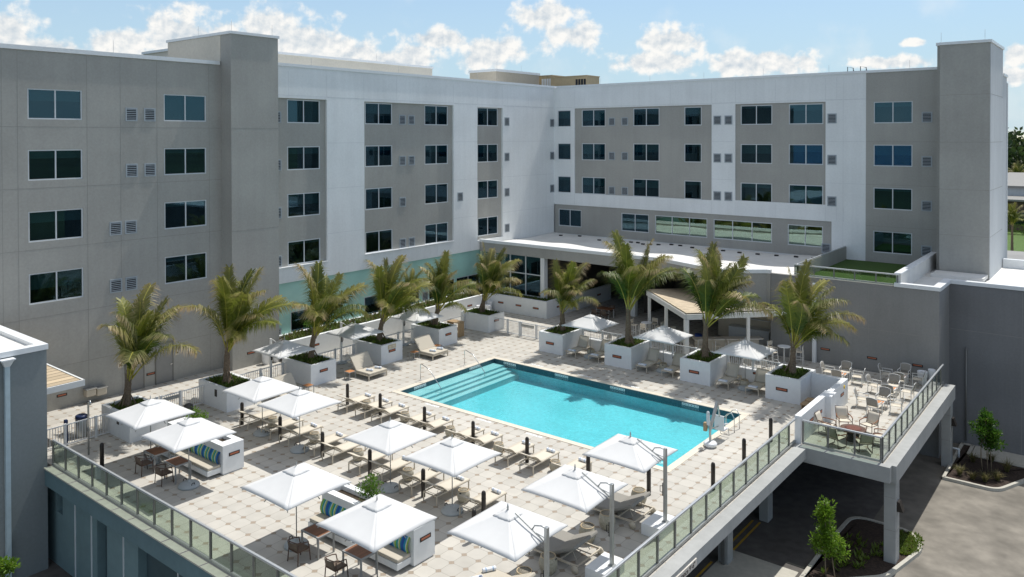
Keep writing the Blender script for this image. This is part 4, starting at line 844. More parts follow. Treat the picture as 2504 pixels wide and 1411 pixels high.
def leafy(name, lbl, cat, loc, crowns, trunks, leaf, n, seed, group=None, m='leaf', wid=.5, mk=None):
    """small tree or shrub: trunk(s) with limbs, crown of many single leaves held in uneven clumps"""
    r = random.Random(seed); t = thing(name, lbl, cat, loc, 0, group)
    q = MB()
    for (p0, p1, r0) in trunks:
        p0, p1 = Vector(p0), Vector(p1); q.tube([p0, p0.lerp(p1, .5) + Vector((r.uniform(-.04, .04), r.uniform(-.04, .04), 0)), p1], [r0, r0*.8, r0*.45], 6)
    cl = []
    for (c, rad, k) in crowns:
        c = Vector(c)
        for i in range(k):
            u = Vector((r.gauss(0, 1), r.gauss(0, 1), r.gauss(0, 1))).normalized() * (r.random()**.45); p = c + Vector((u.x*rad[0], u.y*rad[1], u.z*rad[2])); cl.append(p)
    for p in cl[::2]:
        base = Vector(trunks[r.randrange(len(trunks))][1]); q.tube([base, base.lerp(p, .5) + Vector((0, 0, -.05)), p], [.014, .01, .005], 4)
    q.build('trunk', M['bark'], t)
    b = MB(); per = max(1, n//len(cl))
    for p in cl:
        sz = r.uniform(.12, .24)*mk if mk else r.uniform(.14, .26)
        for i in range(per):
            u = Vector((r.gauss(0, 1), r.gauss(0, 1), r.gauss(0, 1))).normalized()*(r.random()**.6)*sz; d = (u.normalized() + Vector((0, 0, .35)) + Vector((r.uniform(-.4, .4), r.uniform(-.4, .4), r.uniform(-.4, .4))))
            leafquad(b, p+u, d, Vector((r.uniform(-1, 1), r.uniform(-1, 1), .7)), leaf*r.uniform(.7, 1.3), leaf*wid, .02 + (.35 if r.random() < .06 else 0))
    b.build('crown', M[m], t); return t
leafy('young_tree', 'bright green young tree on two thin trunks beside the drive, before the terrace column', 'tree', (-9.85, 33.4, GZ), [((0, 0, 1.75), (.62, .62, .55), 34), ((-.1, .05, 2.45), (.38, .38, .5), 20), ((.1, -.1, 1.25), (.7, .7, .25), 14), ((-.05, .05, 2.95), (.16, .16, .3), 7)], [((-.05, 0, 0), (-.1, .05, 1.5), .035), ((.3, .1, 0), (.15, 0, 1.3), .03)], .13, 3600, 3)
leafy('young_tree', 'darker young tree staked with a timber prop in the mulch bed by the annex wall', 'tree', (-6.3, 49.4, GZ), [((0, 0, 2.3), (.85, .85, .55), 34), ((.05, 0, 2.95), (.35, .35, .4), 14), ((.1, 0, 1.75), (.75, .7, .3), 14)], [((.12, 0, 0), (.1, 0, 1.9), .03), ((.3, .05, 0), (.25, 0, 1.8), .03), ((-.12, 0, 0), (-.2, 0, 1.6), .035)], .14, 3600, 4)
leafy('bench_shrub', 'feathery light green shrub growing from the bench planter near the left gate', 'shrub', (-32.35, 18.4, .9), [((0, 0, .75), (.42, .42, .32), 22)], [((0, 0, 0), (-.1, 0, .6), .015), ((.05, .05, 0), (.12, .1, .6), .015)], .09, 900, 5, 'shrubs in the bench planters')
leafy('bench_shrub', 'feathery light green shrub rising behind the front bench, over the pointed umbrella', 'shrub', (-21.0, 18.45, .9), [((0, 0, .8), (.38, .38, .38), 22)], [((0, 0, 0), (-.08, 0, .6), .015), ((.05, .05, 0), (.1, .1, .65), .015)], .09, 900, 6, 'shrubs in the bench planters')
leafy('young_tree', 'small bright shrub top at the foot of the corner block', 'shrub', (-33.6, 11.1, GZ), [((0, 0, 1.9), (.45, .45, .4), 16), ((.3, .25, 2.1), (.2, .2, .15), 6)], [((0, 0, 0), (0, 0, 1.7), .035)], .13, 800, 8)
for i, (x, y, k) in enumerate(((-42.2, 32.2, .9), (-41.9, 47.6, 1.1))):
    leafy('strip_shrub', ('loose green shrub in the planting strip beside the tower', 'green shrub in the planting strip by the far corner')[i], 'shrub', (x, y, 1.1), [((0, 0, .8*k), (.5*k, .5*k, .5*k), 18)], [((0, 0, 0), (0, 0, .6), .02)], .11, 700, 20+i, 'shrubs in the planting strip')
def tuft(lbl, x, y, h, seed, sp=.3):
    r = random.Random(seed); b = MB()
    for k in range(90):
        an = r.uniform(0, 6.28); d = Vector((math.cos(an)*r.uniform(.1, .8), math.sin(an)*r.uniform(.1, .8), 1)).normalized(); p = Vector((r.uniform(-.08, .08), r.uniform(-.08, .08), 0)); l_ = h*r.uniform(.6, 1.1); wv = r.random()*.6
        mid = p + d*l_*.6; e = mid + (d + Vector((d.x, d.y, -.5))).normalized()*l_*.5; s_ = Vector((-math.sin(an), math.cos(an), 0))*.012; o = len(b.v)
        for vv in (p-s_, p+s_, mid+s_, mid-s_, e): b.v.append(vv); b.wear.append(wv+.01)
        b.f += [[o, o+1, o+2, o+3], [o+3, o+2, o+4]]; b.sm += [False, False]
    o = b.build('grass_tuft', M['tuft']); o.location = (x, y, GZ+.12); tag(o, lbl, 'ornamental grass', 'grass tufts in the mulch bed')
for i, (x, y, h, lb) in enumerate([(-7.3, 47.9, .62, 'tan grass tuft at the left corner of the mulch bed'), (-6.65, 47.75, .5, 'small grass tuft in the mulch bed, next to the tan one'), (-6.1, 47.8, .6, 'green grass tuft directly in front of the staked tree'), (-5.6, 48.4, .6, 'spiky grass tuft right of the staked tree'), (-5.35, 50.0, .75, 'tall shaded grass tuft by the pale pavement'), (-7.0, 50.3, .6, 'shaded grass tuft behind the staked tree'), (-6.2, 51.0, .55, 'farthest shaded grass tuft, close to the annex pavement')]): tuft(lb, x, y, h, 60+i)
# kerbed beds on the drive
def rounded(poly, rad, n=6):
    out = []; k = len(poly)
    for i in range(k):
        p0, p1, p2 = Vector(poly[i-1]), Vector(poly[i]), Vector(poly[(i+1) % k]); a = (p0-p1).normalized(); c = (p2-p1).normalized(); rr = min(rad[i], (p0-p1).length*.45, (p2-p1).length*.45)
        for j in range(n+1):
            u = j/n; q0, q1 = p1 + a*rr*(1-u), p1 + c*rr*u; out.append(((1-u)*(p1 + a*rr*(1-u)) + u*(p1 + c*rr*u)) if rr else p1)
    return out
def bed(poly, rad, name):
    P = rounded(poly, rad); k = len(P); c = sum(P, Vector((0, 0)))/k; kb = MB(); inn = []
    for i in range(k):
        d = (P[(i+1) % k] - P[i-1]).normalized(); nrm = Vector((-d.y, d.x)); inn.append(P[i] + nrm*.17)
    vs = [(p.x, p.y, GZ) for p in P] + [(p.x+(c.x-p.x)*.004, p.y+(c.y-p.y)*.004, GZ+.15) for p in P] + [(p.x, p.y, GZ+.15) for p in inn] + [(p.x, p.y, GZ) for p in inn]
    kb.add(vs, [(r_*k+i, r_*k+(i+1) % k, (r_+1)*k+(i+1) % k, (r_+1)*k+i) for r_ in range(3) for i in range(k)]); struct(name+'_kerb', kb, M['kerb'])
    mm = MB(); mm.add([(p.x, p.y, GZ+.10) for p in inn], [tuple(range(k))]); struct(name+'_mulch', mm, M['mulch'])
bed([(-10.75, 32.0), (-7.9, 34.9), (-7.15, 38.45), (-8.0, 39.75), (-10.6, 39.75), (-10.75, 36)], [.1, .5, .7, .5, .9, .1], 'drive_bed')
bed([(-8.0, 47.0), (-5.4, 47.0), (-4.3, 49.6), (-4.3, 51.3), (-7.3, 51.4), (-7.3, 53.05), (-8.0, 53.05)], [.1, .6, .1, .1, .05, .05, .05], 'wall_bed')
q = MB(); q.box(-7.25, 20, 51.45, 53.09, GZ, GZ+.12); q.box(-14, -10.95, 20, 33.2, GZ, GZ+.02); struct('pavement', q, M['kerb'])
gc = MB(); r = random.Random(9); cover(-8.6, -7.35, 37.2, 39.5, GZ+.1, 420, .16, lambda x, y: (x+8.0)**2/.5+(y-38.4)**2/1.6 < 1); cover(-10.5, -8.5, 33.5, 37.5, GZ+.1, 60, .3, lambda x, y: y-32.5 > (x+10.7)*1.0+.3)
struct('bed_grass', gc, M['cover'], 'stuff')
q = MB(); q.tube([(-8.3, 50.6, GZ+.55), (-7.75, 50.6, GZ+.55), (-7.75, 50.6, GZ)], .07, 10); tag(q.build('standpipe', M['cap']), 'white bent standpipe by the far terrace column', 'pipe')

# ---------------------------------------------------------------- beyond the right end
q = MB(); q.quad((-60, 140, GZ+.02), (60, 140, GZ+.02), (60, 250, GZ+.02), (-60, 250, GZ+.02)); struct('lawn', q, M['grass'])
q = MB(); q.quad((-60, 112, GZ+.01), (60, 112, GZ+.01), (60, 140, GZ+.01), (-60, 140, GZ+.01)); struct('road', q, M['conc'])
t = thing('background_building', 'brown walled low building with pale flat roofs beyond the lawn', 'building', (0, 200, GZ))
q = MB(); q.box(-34, 50, 180, 225, GZ, 1.4); q.build('wall', mat('brown_brick', (.12, .085, .065), .9, .25, 6), t, True)
q = MB(); q.box(-35, 51, 179, 226, 1.4, 1.75); q.box(-32, 51, 190, 222, 3.4, 3.8); q.add([(-30, 222, 3.8), (60, 222, 3.8), (60, 245, 4.4), (-26, 245, 4.4)], [(0, 1, 2, 3)]); q.build('roof', mat('grey_flat_roof', (.24, .235, .22), .8), t, True)
q = MB(); q.box(-31, 50, 190.5, 221, 1.75, 3.4); q.build('upper_wall', M['pale'], t, True)
for k in range(9): q = MB(); q.box(-32+k*6, -28+k*6, 179.9, 180, GZ+1.2, GZ+3.6); q.build('window', M['pane'], t, True)
palm('grey trunked palm on the lawn beyond the right tower', -14.7, 142, GZ, 4.8, .95, 41, 14, (0, 0))['group'] = 'palms beyond the building'
palm('shorter palm in front of the pine wood at the right edge', -26.0, 262, GZ, 6, 1.5, 42, 14, (0, 0))['group'] = 'palms beyond the building'
for f in FR:
    for ch in list(f.children): bpy.data.objects.remove(ch)
    bpy.data.objects.remove(f)
bpy.data.objects.remove(_fp)
b = MB(); r = random.Random(77)
for k in range(520):
    x = r.uniform(-60, 40); y = 285 + r.uniform(0, 50); h = r.uniform(13, 20.5); wv = r.uniform(.1, .9)
    for j in range(60):
        u = r.random(); rad = (1-u)*3.0+.3; an = r.uniform(0, 6.28); p = Vector((x+math.cos(an)*rad*r.random(), y+math.sin(an)*rad*r.random(), GZ + h*(.12+.88*u)))
        leafquad(b, p, Vector((math.cos(an), math.sin(an), r.uniform(.2, 1.3))), Vector((r.uniform(-1, 1), r.uniform(-1, 1), .5)), 2.0*r.uniform(.6, 1.2), 1.0, wv*r.random())
struct('pine_wood', b, M['pine'], 'stuff')
b = MB()
for k in range(2600):
    x = r.uniform(-24, 6); y = 172+r.uniform(0, 2.2); z = GZ + r.uniform(.05, 1.9); leafquad(b, Vector((x, y, z)), Vector((r.uniform(-1, 1), -r.random(), r.uniform(0, 1))), Vector((0, 0, 1)), .35, .16, .05)
tag(b.build('clipped_hedge', M['cover']), 'clipped green hedge along the far building beyond the lawn', 'hedge')
q = MB(); q.tube([(-9.2, 84, GZ+1.6), (-7.6, 84, GZ+1.6)], .55, 14); q.tube([(-7.6, 84, GZ+1.6), (-6.6, 84, GZ+1.6)], .38, 14); q.box(-9.7, -9.2, 83.4, 84.6, GZ+.9, GZ+2.4); q.box(-9.0, -8.4, 83.7, 84.3, GZ, GZ+1.6)
tag(q.build('duct_pipe', M['frame']), 'pale stubby duct pipe lying by the road beyond the right tower', 'pipe')

# ---------------------------------------------------------------- umbrellas
SZ = 1.315
def canopy_mesh(hs, rise, vent=.36, sag=.03):
    q = MB()
    def pt(a, u):   # a: corner index float 0..4 round the square, u: 0 centre .. 1 rim
        cs = [(-1, -1), (1, -1), (1, 1), (-1, 1)]; i = int(a) % 4; f = a-int(a); x = cs[i][0]*(1-f)+cs[(i+1) % 4][0]*f; y = cs[i][1]*(1-f)+cs[(i+1) % 4][1]*f
        tens = math.sin(math.pi*f); s_ = 1 - .018*tens*u
        return Vector((x*hs*u*s_, y*hs*u*s_, rise*(1-u) - sag*tens*math.sin(math.pi*min(1, u*1.05)) + .012*tens*u))
    for i in range(4): q.grid(lambda a, v, i=i: pt(i + a*.9999, .12 + .88*v), 12, 8)
    cs = [(-1, -1), (1, -1), (1, 1), (-1, 1)]
    for i in range(4):   # rim hem
        q.grid(lambda a, v, i=i: pt(i + a*.9999, 1) - Vector((0, 0, .028*v)), 12, 1, False)
    return q
def vent_mesh(hs, rise, f=.25):
    q = MB(); cs = [(-1, -1), (1, -1), (1, 1), (-1, 1)]
    def pt(i, a, u): x = cs[i][0]*(1-a)+cs[(i+1) % 4][0]*a; y = cs[i][1]*(1-a)+cs[(i+1) % 4][1]*a; return Vector((x*hs*f*u, y*hs*f*u, rise*(1-f*u)+.010+.012*(1-u)-.02*math.sin(math.pi*a)*u + .012*math.sin(a*19+i)*u))
    for i in range(4): q.grid(lambda a, v, i=i: pt(i, a, v), 8, 4)
    return q
def ribs(par, hs, rise, zc):
    for k in range(8):
        a = k*math.pi/4; L = hs*(1.38 if k % 2 else .97); q = MB(); q.bar((0, 0, zc-.04), (L*math.cos(a), L*math.sin(a), zc-rise-(.04 if k % 2 else .075)), .022); q.build('rib', M['alu'], par)
UMB = {}
def market_umbrella(lbl, x, y, grp, small=False):
    if 'm' not in UMB:
        t = thing('market_umbrella', lbl, 'umbrella', (x, y, 0), 0, grp)
        c = canopy_mesh(SZ, .62).build('canopy', M['canvas'], t, thick=.006); c.location = (0, 0, 2.1)
        v = vent_mesh(SZ, .62).build('vent_cap', M['canvas'], c, thick=.006)
        q = MB(); q.lathe([(.02, 2.74), (.022, 2.80), (.012, 2.88), (.0, 2.90)], 8); q.build('finial', M['alu'], t)
        q = MB(); q.tube([(0, 0, .1), (0, 0, 2.7)], .02, 10); q.build('pole', M['alu'], t)
        ribs(t, SZ, .62, 2.66)
        q = MB(); q.lathe([(.42, 0), (.42, .05), (.38, .10), (.36, .10), (.33, .14), (.28, .15), (.12, .19), (.06, .20), (.05, .26), (.0, .26)], 32); bs = q.build('base', M['fog'], t)
        for sg in (-1, 1): q = MB(); q.tube([(sg*.31, -.07, .13), (sg*.33, -.05, .21), (sg*.33, .05, .21), (sg*.31, .07, .13)], .016, 6); q.build('handle', M['black'], bs)
        UMB['m'] = t; return t
    return clone(UMB['m'], (x, y, 0), 0, lbl, grp)
G1, G2, G3, G4 = 'square white umbrellas on the sun deck', 'white cantilever umbrellas along the right railing', 'white cantilever umbrellas beside the left planters', 'white umbrellas in the back row bays'
market_umbrella('square white umbrella over the left slatted table, farther from the railing corner', -33.1, 16.75, G1)
market_umbrella('square white umbrella standing between slatted table and striped bench at the left', -29.63, 16.55, G1)
market_umbrella('square white umbrella in front of the tower planter, leftmost of the lounger row', -32.15, 21.65, G1)
market_umbrella('square white umbrella second from the left over the lounger row', -29.15, 21.55, G1)
market_umbrella('square white umbrella third from the left over the lounger row, behind the striped bench', -23.1, 21.4, G1)
market_umbrella('square white umbrella at the right end of the lounger row', -19.9, 21.55, G1)
market_umbrella('square white umbrella left of the front striped bench, its base beside a brown chair', -22.42, 16.42, G1)
market_umbrella('square white umbrella nearest the camera covering the front striped bench', -18.33, 16.42, G1)
market_umbrella('square white umbrella with palm shadows, left bay of the back row', -27.0, 42.15, G4)
market_umbrella('square white umbrella with palm shadows, middle bay of the back row', -21.95, 42.3, G4)
market_umbrella('square white umbrella with palm shadows, right bay of the back row', -16.85, 42.15, G4)
def cantilever(lbl, x, y, sgn, grp, zr, reach, boxed, hs, ztop):
    """mast beside the canopy: sgn = +1 mast on the +X side"""
    k = (zr, sgn)
    if k in UMB: return clone(UMB[k], (x, y, 0), 0, lbl, grp)
    t = thing('cantilever_umbrella', lbl, 'umbrella', (x, y, 0), 0, grp); rise = .54
    c = canopy_mesh(hs, rise).build('canopy', M['canvas'], t, thick=.006); c.location = (-sgn*reach, 0, zr)
    vent_mesh(hs, rise).build('vent_cap', M['canvas'], c, thick=.006)
    q = MB(); q.lathe([(.03, rise), (.03, rise+.1), (.012, rise+.2), (0, rise+.21)], 8); q.build('finial', M['alu'], c)
    q = MB()
    for i in range(8):
        a = i*math.pi/4; L = hs*(1.38 if i % 2 else .97); q.bar((0, 0, rise-.08), (L*math.cos(a), L*math.sin(a), -.03 if i % 2 else -.065), .022)
    q.build('ribs', M['alu'], c)
    zb = .40 if boxed else 0
    mm = M['alu'] if boxed else M['wframe']
    q = MB(); q.box(-.055, .055, -.06, .06, zb, ztop); q.box(-.1, .1, -.1, .1, zb, zb+.03); q.build('mast', mm, t, bevel=.012)
    ax = -sgn*reach*.62; za = zr+rise*.62+.02
    q = MB(); q.bar((-sgn*.03, 0, zr+.02), (-sgn*reach*.80, 0, zr+rise*.93+.04), .035, .05); q.tube([(0, 0, ztop-.05), (-sgn*.2, 0, ztop-.03), (-sgn*.42, 0, ztop-.09), (-sgn*.52, 0, zr+.24)], .022, 8)
    q.bar((0, 0, ztop-.34), (-sgn*.5, 0, zr+.22), .022); q.build('arm', mm, t)
    q = MB(); q.box(-sgn*.07-.03, -sgn*.07+.03, -.035, .035, 1.3, 1.75); q.tube([(-sgn*.1, 0, 1.4), (-sgn*.2, 0, 1.42), (-sgn*.2, 0, 1.62), (-sgn*.1, 0, 1.64)], .012, 6); q.build('crank', M['black'], t)
    q = MB()
    if boxed: q.box(-.62, .14, -.62, .56, 0, .40); q.build('weight_box', M['planter'], t, bevel=.015)
    else: q.lathe([(.36, 0), (.36, .05), (.3, .09), (.07, .11), (0, .11)], 24); q.build('base', M['fog'], t)
    UMB[k] = t; return t
cantilever('white cantilever umbrella nearest the pool corner, mast on a white weight box', -12.92, 25.05, 1, G2, 2.52, 1.4, True, 1.26, 3.0)
cantilever('white cantilever umbrella in the middle of the right railing, mast on a white weight box', -12.92, 21.43, 1, G2, 2.52, 1.4, True, 1.26, 3.0)
cantilever('white cantilever umbrella nearest the camera, its mast cut by the bottom edge', -12.92, 17.9, 1, G2, 2.52, 1.4, True, 1.26, 3.0)
cantilever('small white cantilever umbrella by the foot of the grey tower', -38.5, 26.5, -1, G3, 2.1, 1.3, False, 1.26, 2.52)
cantilever('white cantilever umbrella with wrinkled left corner over the planter with the tan notice', -38.45, 31.55, -1, G3, 2.1, 1.3, False, 1.26, 2.52)
cantilever('white cantilever umbrella over the planter beside the shelf', -38.45, 36.85, -1, G3, 2.1, 1.3, False, 1.26, 2.52)

# ---------------------------------------------------------------- loungers, towels, stools, bollards
LG = {}
def lounger(lbl, x, y, rz, grp, ang=33):
    k = ang
    if k in LG: return clone(LG[k], (x, y, 0), rz, lbl, grp)
    t = thing('sun_lounger', lbl, 'sun lounger', (x, y, 0), rz, grp); wd = .35; h = .35   # head at -y, foot at +y, hinge y=-.38
    q = MB()
    for s_ in (-1, 1): q.bar((s_*wd, -.92, h), (s_*wd, .98, h), .035, .045)
    q.bar((-wd, .97, h), (wd, .97, h), .035); q.bar((-wd, -.92, h), (wd, -.92, h), .035); q.bar((-wd, -.36, h-.03), (wd, -.36, h-.03), .03); q.build('frame', M['cream'], t)
    for s_ in (-1, 1):
        for yy in (-.92, .9): q = MB(); q.bar((s_*wd, yy, 0), (s_*wd, yy, h), .038); q.build('leg', M['cream'], t)
    q = MB(); q.grid(lambda a, b_: Vector(((a-.5)*2*(wd-.01), -.36+1.34*b_, h+.028-.012*math.sin(math.pi*a))), 4, 6); q.build('seat_sling', M['sling'], t, thick=.012)
    a = R(ang); Lb = .74
    def bk(u): return -.36-Lb*u*math.cos(a) - .02*u, h+.03+Lb*(u*math.sin(a)+.10*math.sin(math.pi*u)*(.9 if ang < 50 else .3))
    q = MB(); q.grid(lambda p, u: Vector(((p-.5)*2*(wd-.01), bk(u)[0], bk(u)[1]-.01*math.sin(math.pi*p))), 4, 10); b2 = q.build('backrest', M['sling'], t, thick=.02)
    q = MB()
    for s_ in (-1, 1):
        q.tube([(s_*(wd-.005), *bk(u/8)) for u in range(9)], .016, 6)
    q.tube([(-wd, *bk(1)), (wd, *bk(1))], .016, 6); q.build('back_frame', M['cream'], b2)
    q = MB(); hb = bk(.55); q.tube([(-.25, hb[0], hb[1]-.02), (-.25, -.80, h), (.25, -.80, h), (.25, hb[0], hb[1]-.02)], .011, 6); q.build('back_prop', M['cream'], t)
    LG[k] = t; return t
TW = []; PB = mat('pale_blue_band', (.42, .52, .66), .95)
def towel(lbl, x, y, z, rz, grp):
    if TW: return clone(TW[0], (x, y, z), rz, lbl, grp)
    t = thing('rolled_towel', lbl, 'towel', (x, y, z), rz, grp); q = MB(); n = 14
    q.tube([(-.22, 0, .065), (-.2, 0, .065), (.2, 0, .065), (.22, 0, .065)], [.055, .065, .065, .055], n); q.build('roll', M['towel'], t)
    for s_ in (-1, 1): q = MB(); q.tube([(s_*.12-.025, 0, .066), (s_*.12+.025, 0, .066)], .0665, n, cap=False); q.build('blue_band', PB, t)
    TW.append(t); return t
def ft(lbl, x, y, z, rz, grp):
    t = thing('folded_towel', lbl, 'towel', (x, y, z), rz, grp); q = MB(); q.box(-.24, .24, -.12, .12, .0, .07); q.build('towel_body', M['towel'], t, bevel=.025)
    q = MB()
    for k in (-.07, 0, .07): q.box(-.243, .243, k-.02, k+.02, .004, .0725)
    q.build('blue_stripe', M['blue'], t, bevel=.02); return t
R1 = [-33.45, -31.65, -30.25, -28.4, -27.15, -25.4, -24.05, -22.35, -21.0, -19.12]
R2 = [-31.55, -30.2, -29.0, -27.15, -25.95, -24.0, -22.9, -21.1, -19.76, -18.1]
GA, GB, GC = 'loungers in the row behind the umbrellas', 'loungers in the row along the pool', 'loungers in the back row bays'
for i, x in enumerate(R1):
    lounger('cream sling lounger, %s from the left in the row shaded by the square umbrellas' % ORD[i], x, 22.42, 0, GA)
    if i not in (0,): towel('rolled towel on the lounger %s from the left in the umbrella row' % ORD[i], x+.05, 23.13, .385, R(-4), 'rolled towels on loungers')
for i, x in enumerate(R2):
    lounger('cream sling lounger, %s from the left in the row nearest the pool' % ORD[i], x, 26.87, 0, GB)
    towel('rolled towel on the lounger %s from the left in the poolside row' % ORD[i], x+.06, 27.60, .385, R(-4), 'rolled towels on loungers')
DR = []
def drum(lbl, x, y, grp, big=False):
    k = 1.22 if big else 1.0
    if DR:
        c = clone(DR[0], (x, y, 0), rnd.uniform(0, 6), lbl, grp); c.scale = (k, k, k*.98); return c
    t = thing('garden_stool', lbl, 'stool', (x, y, 0), 0, grp); q = MB()
    q.lathe([(.15, 0), (.19, .05), (.235, .16), (.25, .26), (.235, .36), (.20, .44), (.19, .455)], 28); q.build('woven_body', M['rattan'], t)
    q = MB(); q.lathe([(.0, .44), (.175, .445), (.18, .455)], 28); q.build('top', M['tanc'], t)
    q = MB(); q.tube([(.19*math.cos(a*math.pi/14), .19*math.sin(a*math.pi/14), .46) for a in range(28)], .014, 6, closed=True); rm = q.build('rim', M['rim'], t)
    q = MB(); q.box(-.225, -.19, -.035, .035, .32, .42); q.build('strap_handle', M['black'], t)
    DR.append(t); t.scale = (k, k, k*.98); return t
for i, (x, y) in enumerate(((-32.55, 22.5), (-29.35, 22.5), (-26.27, 22.45), (-23.15, 22.4), (-20.1, 22.4))): drum('woven cream garden stool, %s from the left in the umbrella row of loungers' % ORD[i], x, y, 'woven stools between loungers')
for i, (x, y) in enumerate(((-30.85, 26.95), (-28.05, 26.95), (-24.95, 26.9), (-21.95, 26.8), (-18.9, 26.8))): drum('woven cream garden stool, %s from the left in the poolside row of loungers' % ORD[i], x, y, 'woven stools between loungers')
for (x, y, lb) in [(-14.72, 26.4, 'woven stool with tan rim behind the double chaise nearest the pool corner'), (-14.75, 22.85, 'woven stool with tan rim between the two shaded double chaises'), (-14.75, 19.25, 'woven stool with tan rim beside the sunlit double chaise at the bottom edge'), (-14.7, 24.05, 'big barrel stool beside the middle cantilever mast'), (-14.68, 20.42, 'big barrel stool beside the mast nearest the camera')]: drum(lb, x, y, 'large woven stools beside the double chaises', True)
for (x, y, lb) in [(-27.0, 42.75, 'low woven stool between the loungers in the left bay of the back row'), (-21.9, 42.75, 'low woven stool between the loungers in the middle bay of the back row'), (-16.85, 42.65, 'low woven stool between the loungers in the right bay of the back row')]: drum(lb, x-.1, y-.35, 'woven stools between loungers')
for bay, (cx, nm) in enumerate(((-27.05, 'left'), (-22.0, 'middle'), (-16.95, 'right'))):
    for sd, dx in (('left', -.92), ('right', .78)):
        lounger('cream lounger with raised back, %s one in the %s bay of the back row' % (sd, nm), cx+dx, 42.3, R(180), GC, 62)
        ft('folded blue striped towel on the %s lounger of the %s back row bay' % (sd, nm), cx+dx, 41.52, .39, R(3), 'blue striped towels in the back row')
BOL = []
def bollard(lbl, x, y):
    if BOL: return clone(BOL[0], (x, y, 0), 0, lbl)
    t = thing('bollard_light', lbl, 'bollard', (x, y, 0), 0, 'dark bollard lights on the deck'); q = MB()
    q.lathe([(.085, 0), (.085, .98), (.083, 1.0), (.075, 1.04), (.055, 1.075), (.025, 1.095), (0, 1.10)], 20); q.build('shaft', M['bol'], t)
    q = MB(); q.lathe([(.087, .80), (.087, .83)], 20); q.build('light_ring', M['black'], t); BOL.append(t); return t
for i in range(6): bollard('dark domed bollard, %s from the left in the row in front of the shaded loungers' % ORD[i], -33.97+3.09*i, 21.74)
for i, x in enumerate((-32.2, -29.68, -26.56, -23.47, -20.39, -17.28)): bollard('dark domed bollard, %s from the left in the row among the poolside loungers' % ORD[i], x, 26.82)
for (x, y, lb) in [(-34.1, 15.15, 'dark domed bollard by the left front railing'), (-17.86, 20.45, 'dark domed bollard hidden low behind the nearest cantilever canopy'), (-14.8, 27.32, 'dark domed bollard behind the double chaise nearest the pool corner'), (-13.02, 29.3, 'dark domed bollard by the right railing, the one nearest the camera'), (-13.02, 32.45, 'dark domed bollard by the right railing, the middle one'), (-13.02, 35.6, 'dark domed bollard by the right railing next to the screen wall')]: bollard(lb, x, y)
# double chaises
def daybed(lbl, x, y, in_sun=None):
    """head raised towards +X with wheels, foot towards -X; y = centre"""
    t = thing('double_chaise', lbl, 'chaise', (x, y, 0), 0, 'grey double chaises by the right railing'); W = .70
    q = MB()
    for s_ in (-1, 1): q.bar((-1.0, s_*W, .24), (1.0, s_*W, .24), .05, .06)
    for xx in (-.98, -.3, .3, .98): q.bar((xx, -W, .24), (xx, W, .24), .045)
    q.build('frame', M['cream'], t)
    for s_ in (-1, 1):
        q = MB(); q.bar((-.96, s_*W, 0), (-.96, s_*W, .24), .05); q.build('leg', M['cream'], t)
        q = MB(); q.bar((.93, s_*W, .08), (.93, s_*W, .24), .05); l2 = q.build('leg', M['cream'], t)
        q = MB(); q.tube([(.93, s_*W+s_*.03, .13), (.93, s_*W+s_*.08, .13)], .13, 18); q.build('wheel', M['cream'], l2)
    q = MB(); q.box(-1.0, .02, -W, W, .28, .40); q.build('seat_cushion', M['greyc' if not in_sun else 'tanc'], t, bevel=.035)  # cushion colour carries the light: lighter copy in sun, darker copy in shade
    q = MB(); a = R(26); q.box(0, .98, -W, W, 0, .12, Matrix.Rotation(-a, 3, 'Y'), (.03, 0, .30)); q.build('back_cushion', M['greyc' if not in_sun else 'tanc'], t, bevel=.035)
    q = MB()
    for s_ in (-1, 1): q.bar((.6, s_*.4, .52), (.75, s_*.4, .26), .02)
    q.build('back_prop', M['cream'], t); return t
daybed('double chaise with raised grey back nearest the pool corner', -14.88, 25.3)
daybed('double chaise with raised grey back between the two barrel stools', -14.88, 21.62)
daybed('sand coloured double chaise in sun at the bottom edge with rolled towels', -15.0, 18.3, 'sun')
towel('rolled towel on the sunlit double chaise, the one nearer the pool', -15.75, 18.75, .40, R(60), 'rolled towels on loungers'); towel('rolled towel on the sunlit double chaise, the one at the bottom edge', -15.75, 18.1, .40, R(60), 'rolled towels on loungers')
def chaise2(lbl, x, y):
    """double chaise, foot towards +X, back raised at -X"""
    t = thing('double_chaise', lbl, 'chaise', (x, y, 0), 0, 'sand double chaises by the left planters'); W = .68
    q = MB()
    for s_ in (-1, 1): q.bar((-.95, s_*W, .28), (.95, s_*W, .28), .05, .07)
    q.bar((.95, -W, .28), (.95, W, .28), .05, .07); q.bar((-.95, -W, .28), (-.95, W, .28), .05, .07); q.build('frame', M['cream'], t)
    for xx in (-.92, .92):
        for s_ in (-1, 1): q = MB(); q.bar((xx, s_*W, 0), (xx, s_*W, .28), .055); q.build('leg', M['cream'], t)
    q = MB(); q.box(-.25, .97, -W, W, .32, .42); q.build('seat_cushion', M['tanc'], t, bevel=.03)
    q = MB(); a = R(52); q.box(-.95, 0, -W, W, 0, .10, Matrix.Rotation(a, 3, 'Y'), (-.25, 0, .36)); q.build('back_cushion', M['tanc'], t, bevel=.03); return t
chaise2('sand double chaise with raised back between the tan notice planter and its neighbour', -35.25, 30.85); chaise2('sand double chaise with raised back in front of the shelf side planter', -35.25, 36.1); chaise2('sand double chaise mostly hidden by umbrella canopies below the left row', -35.25, 25.4)
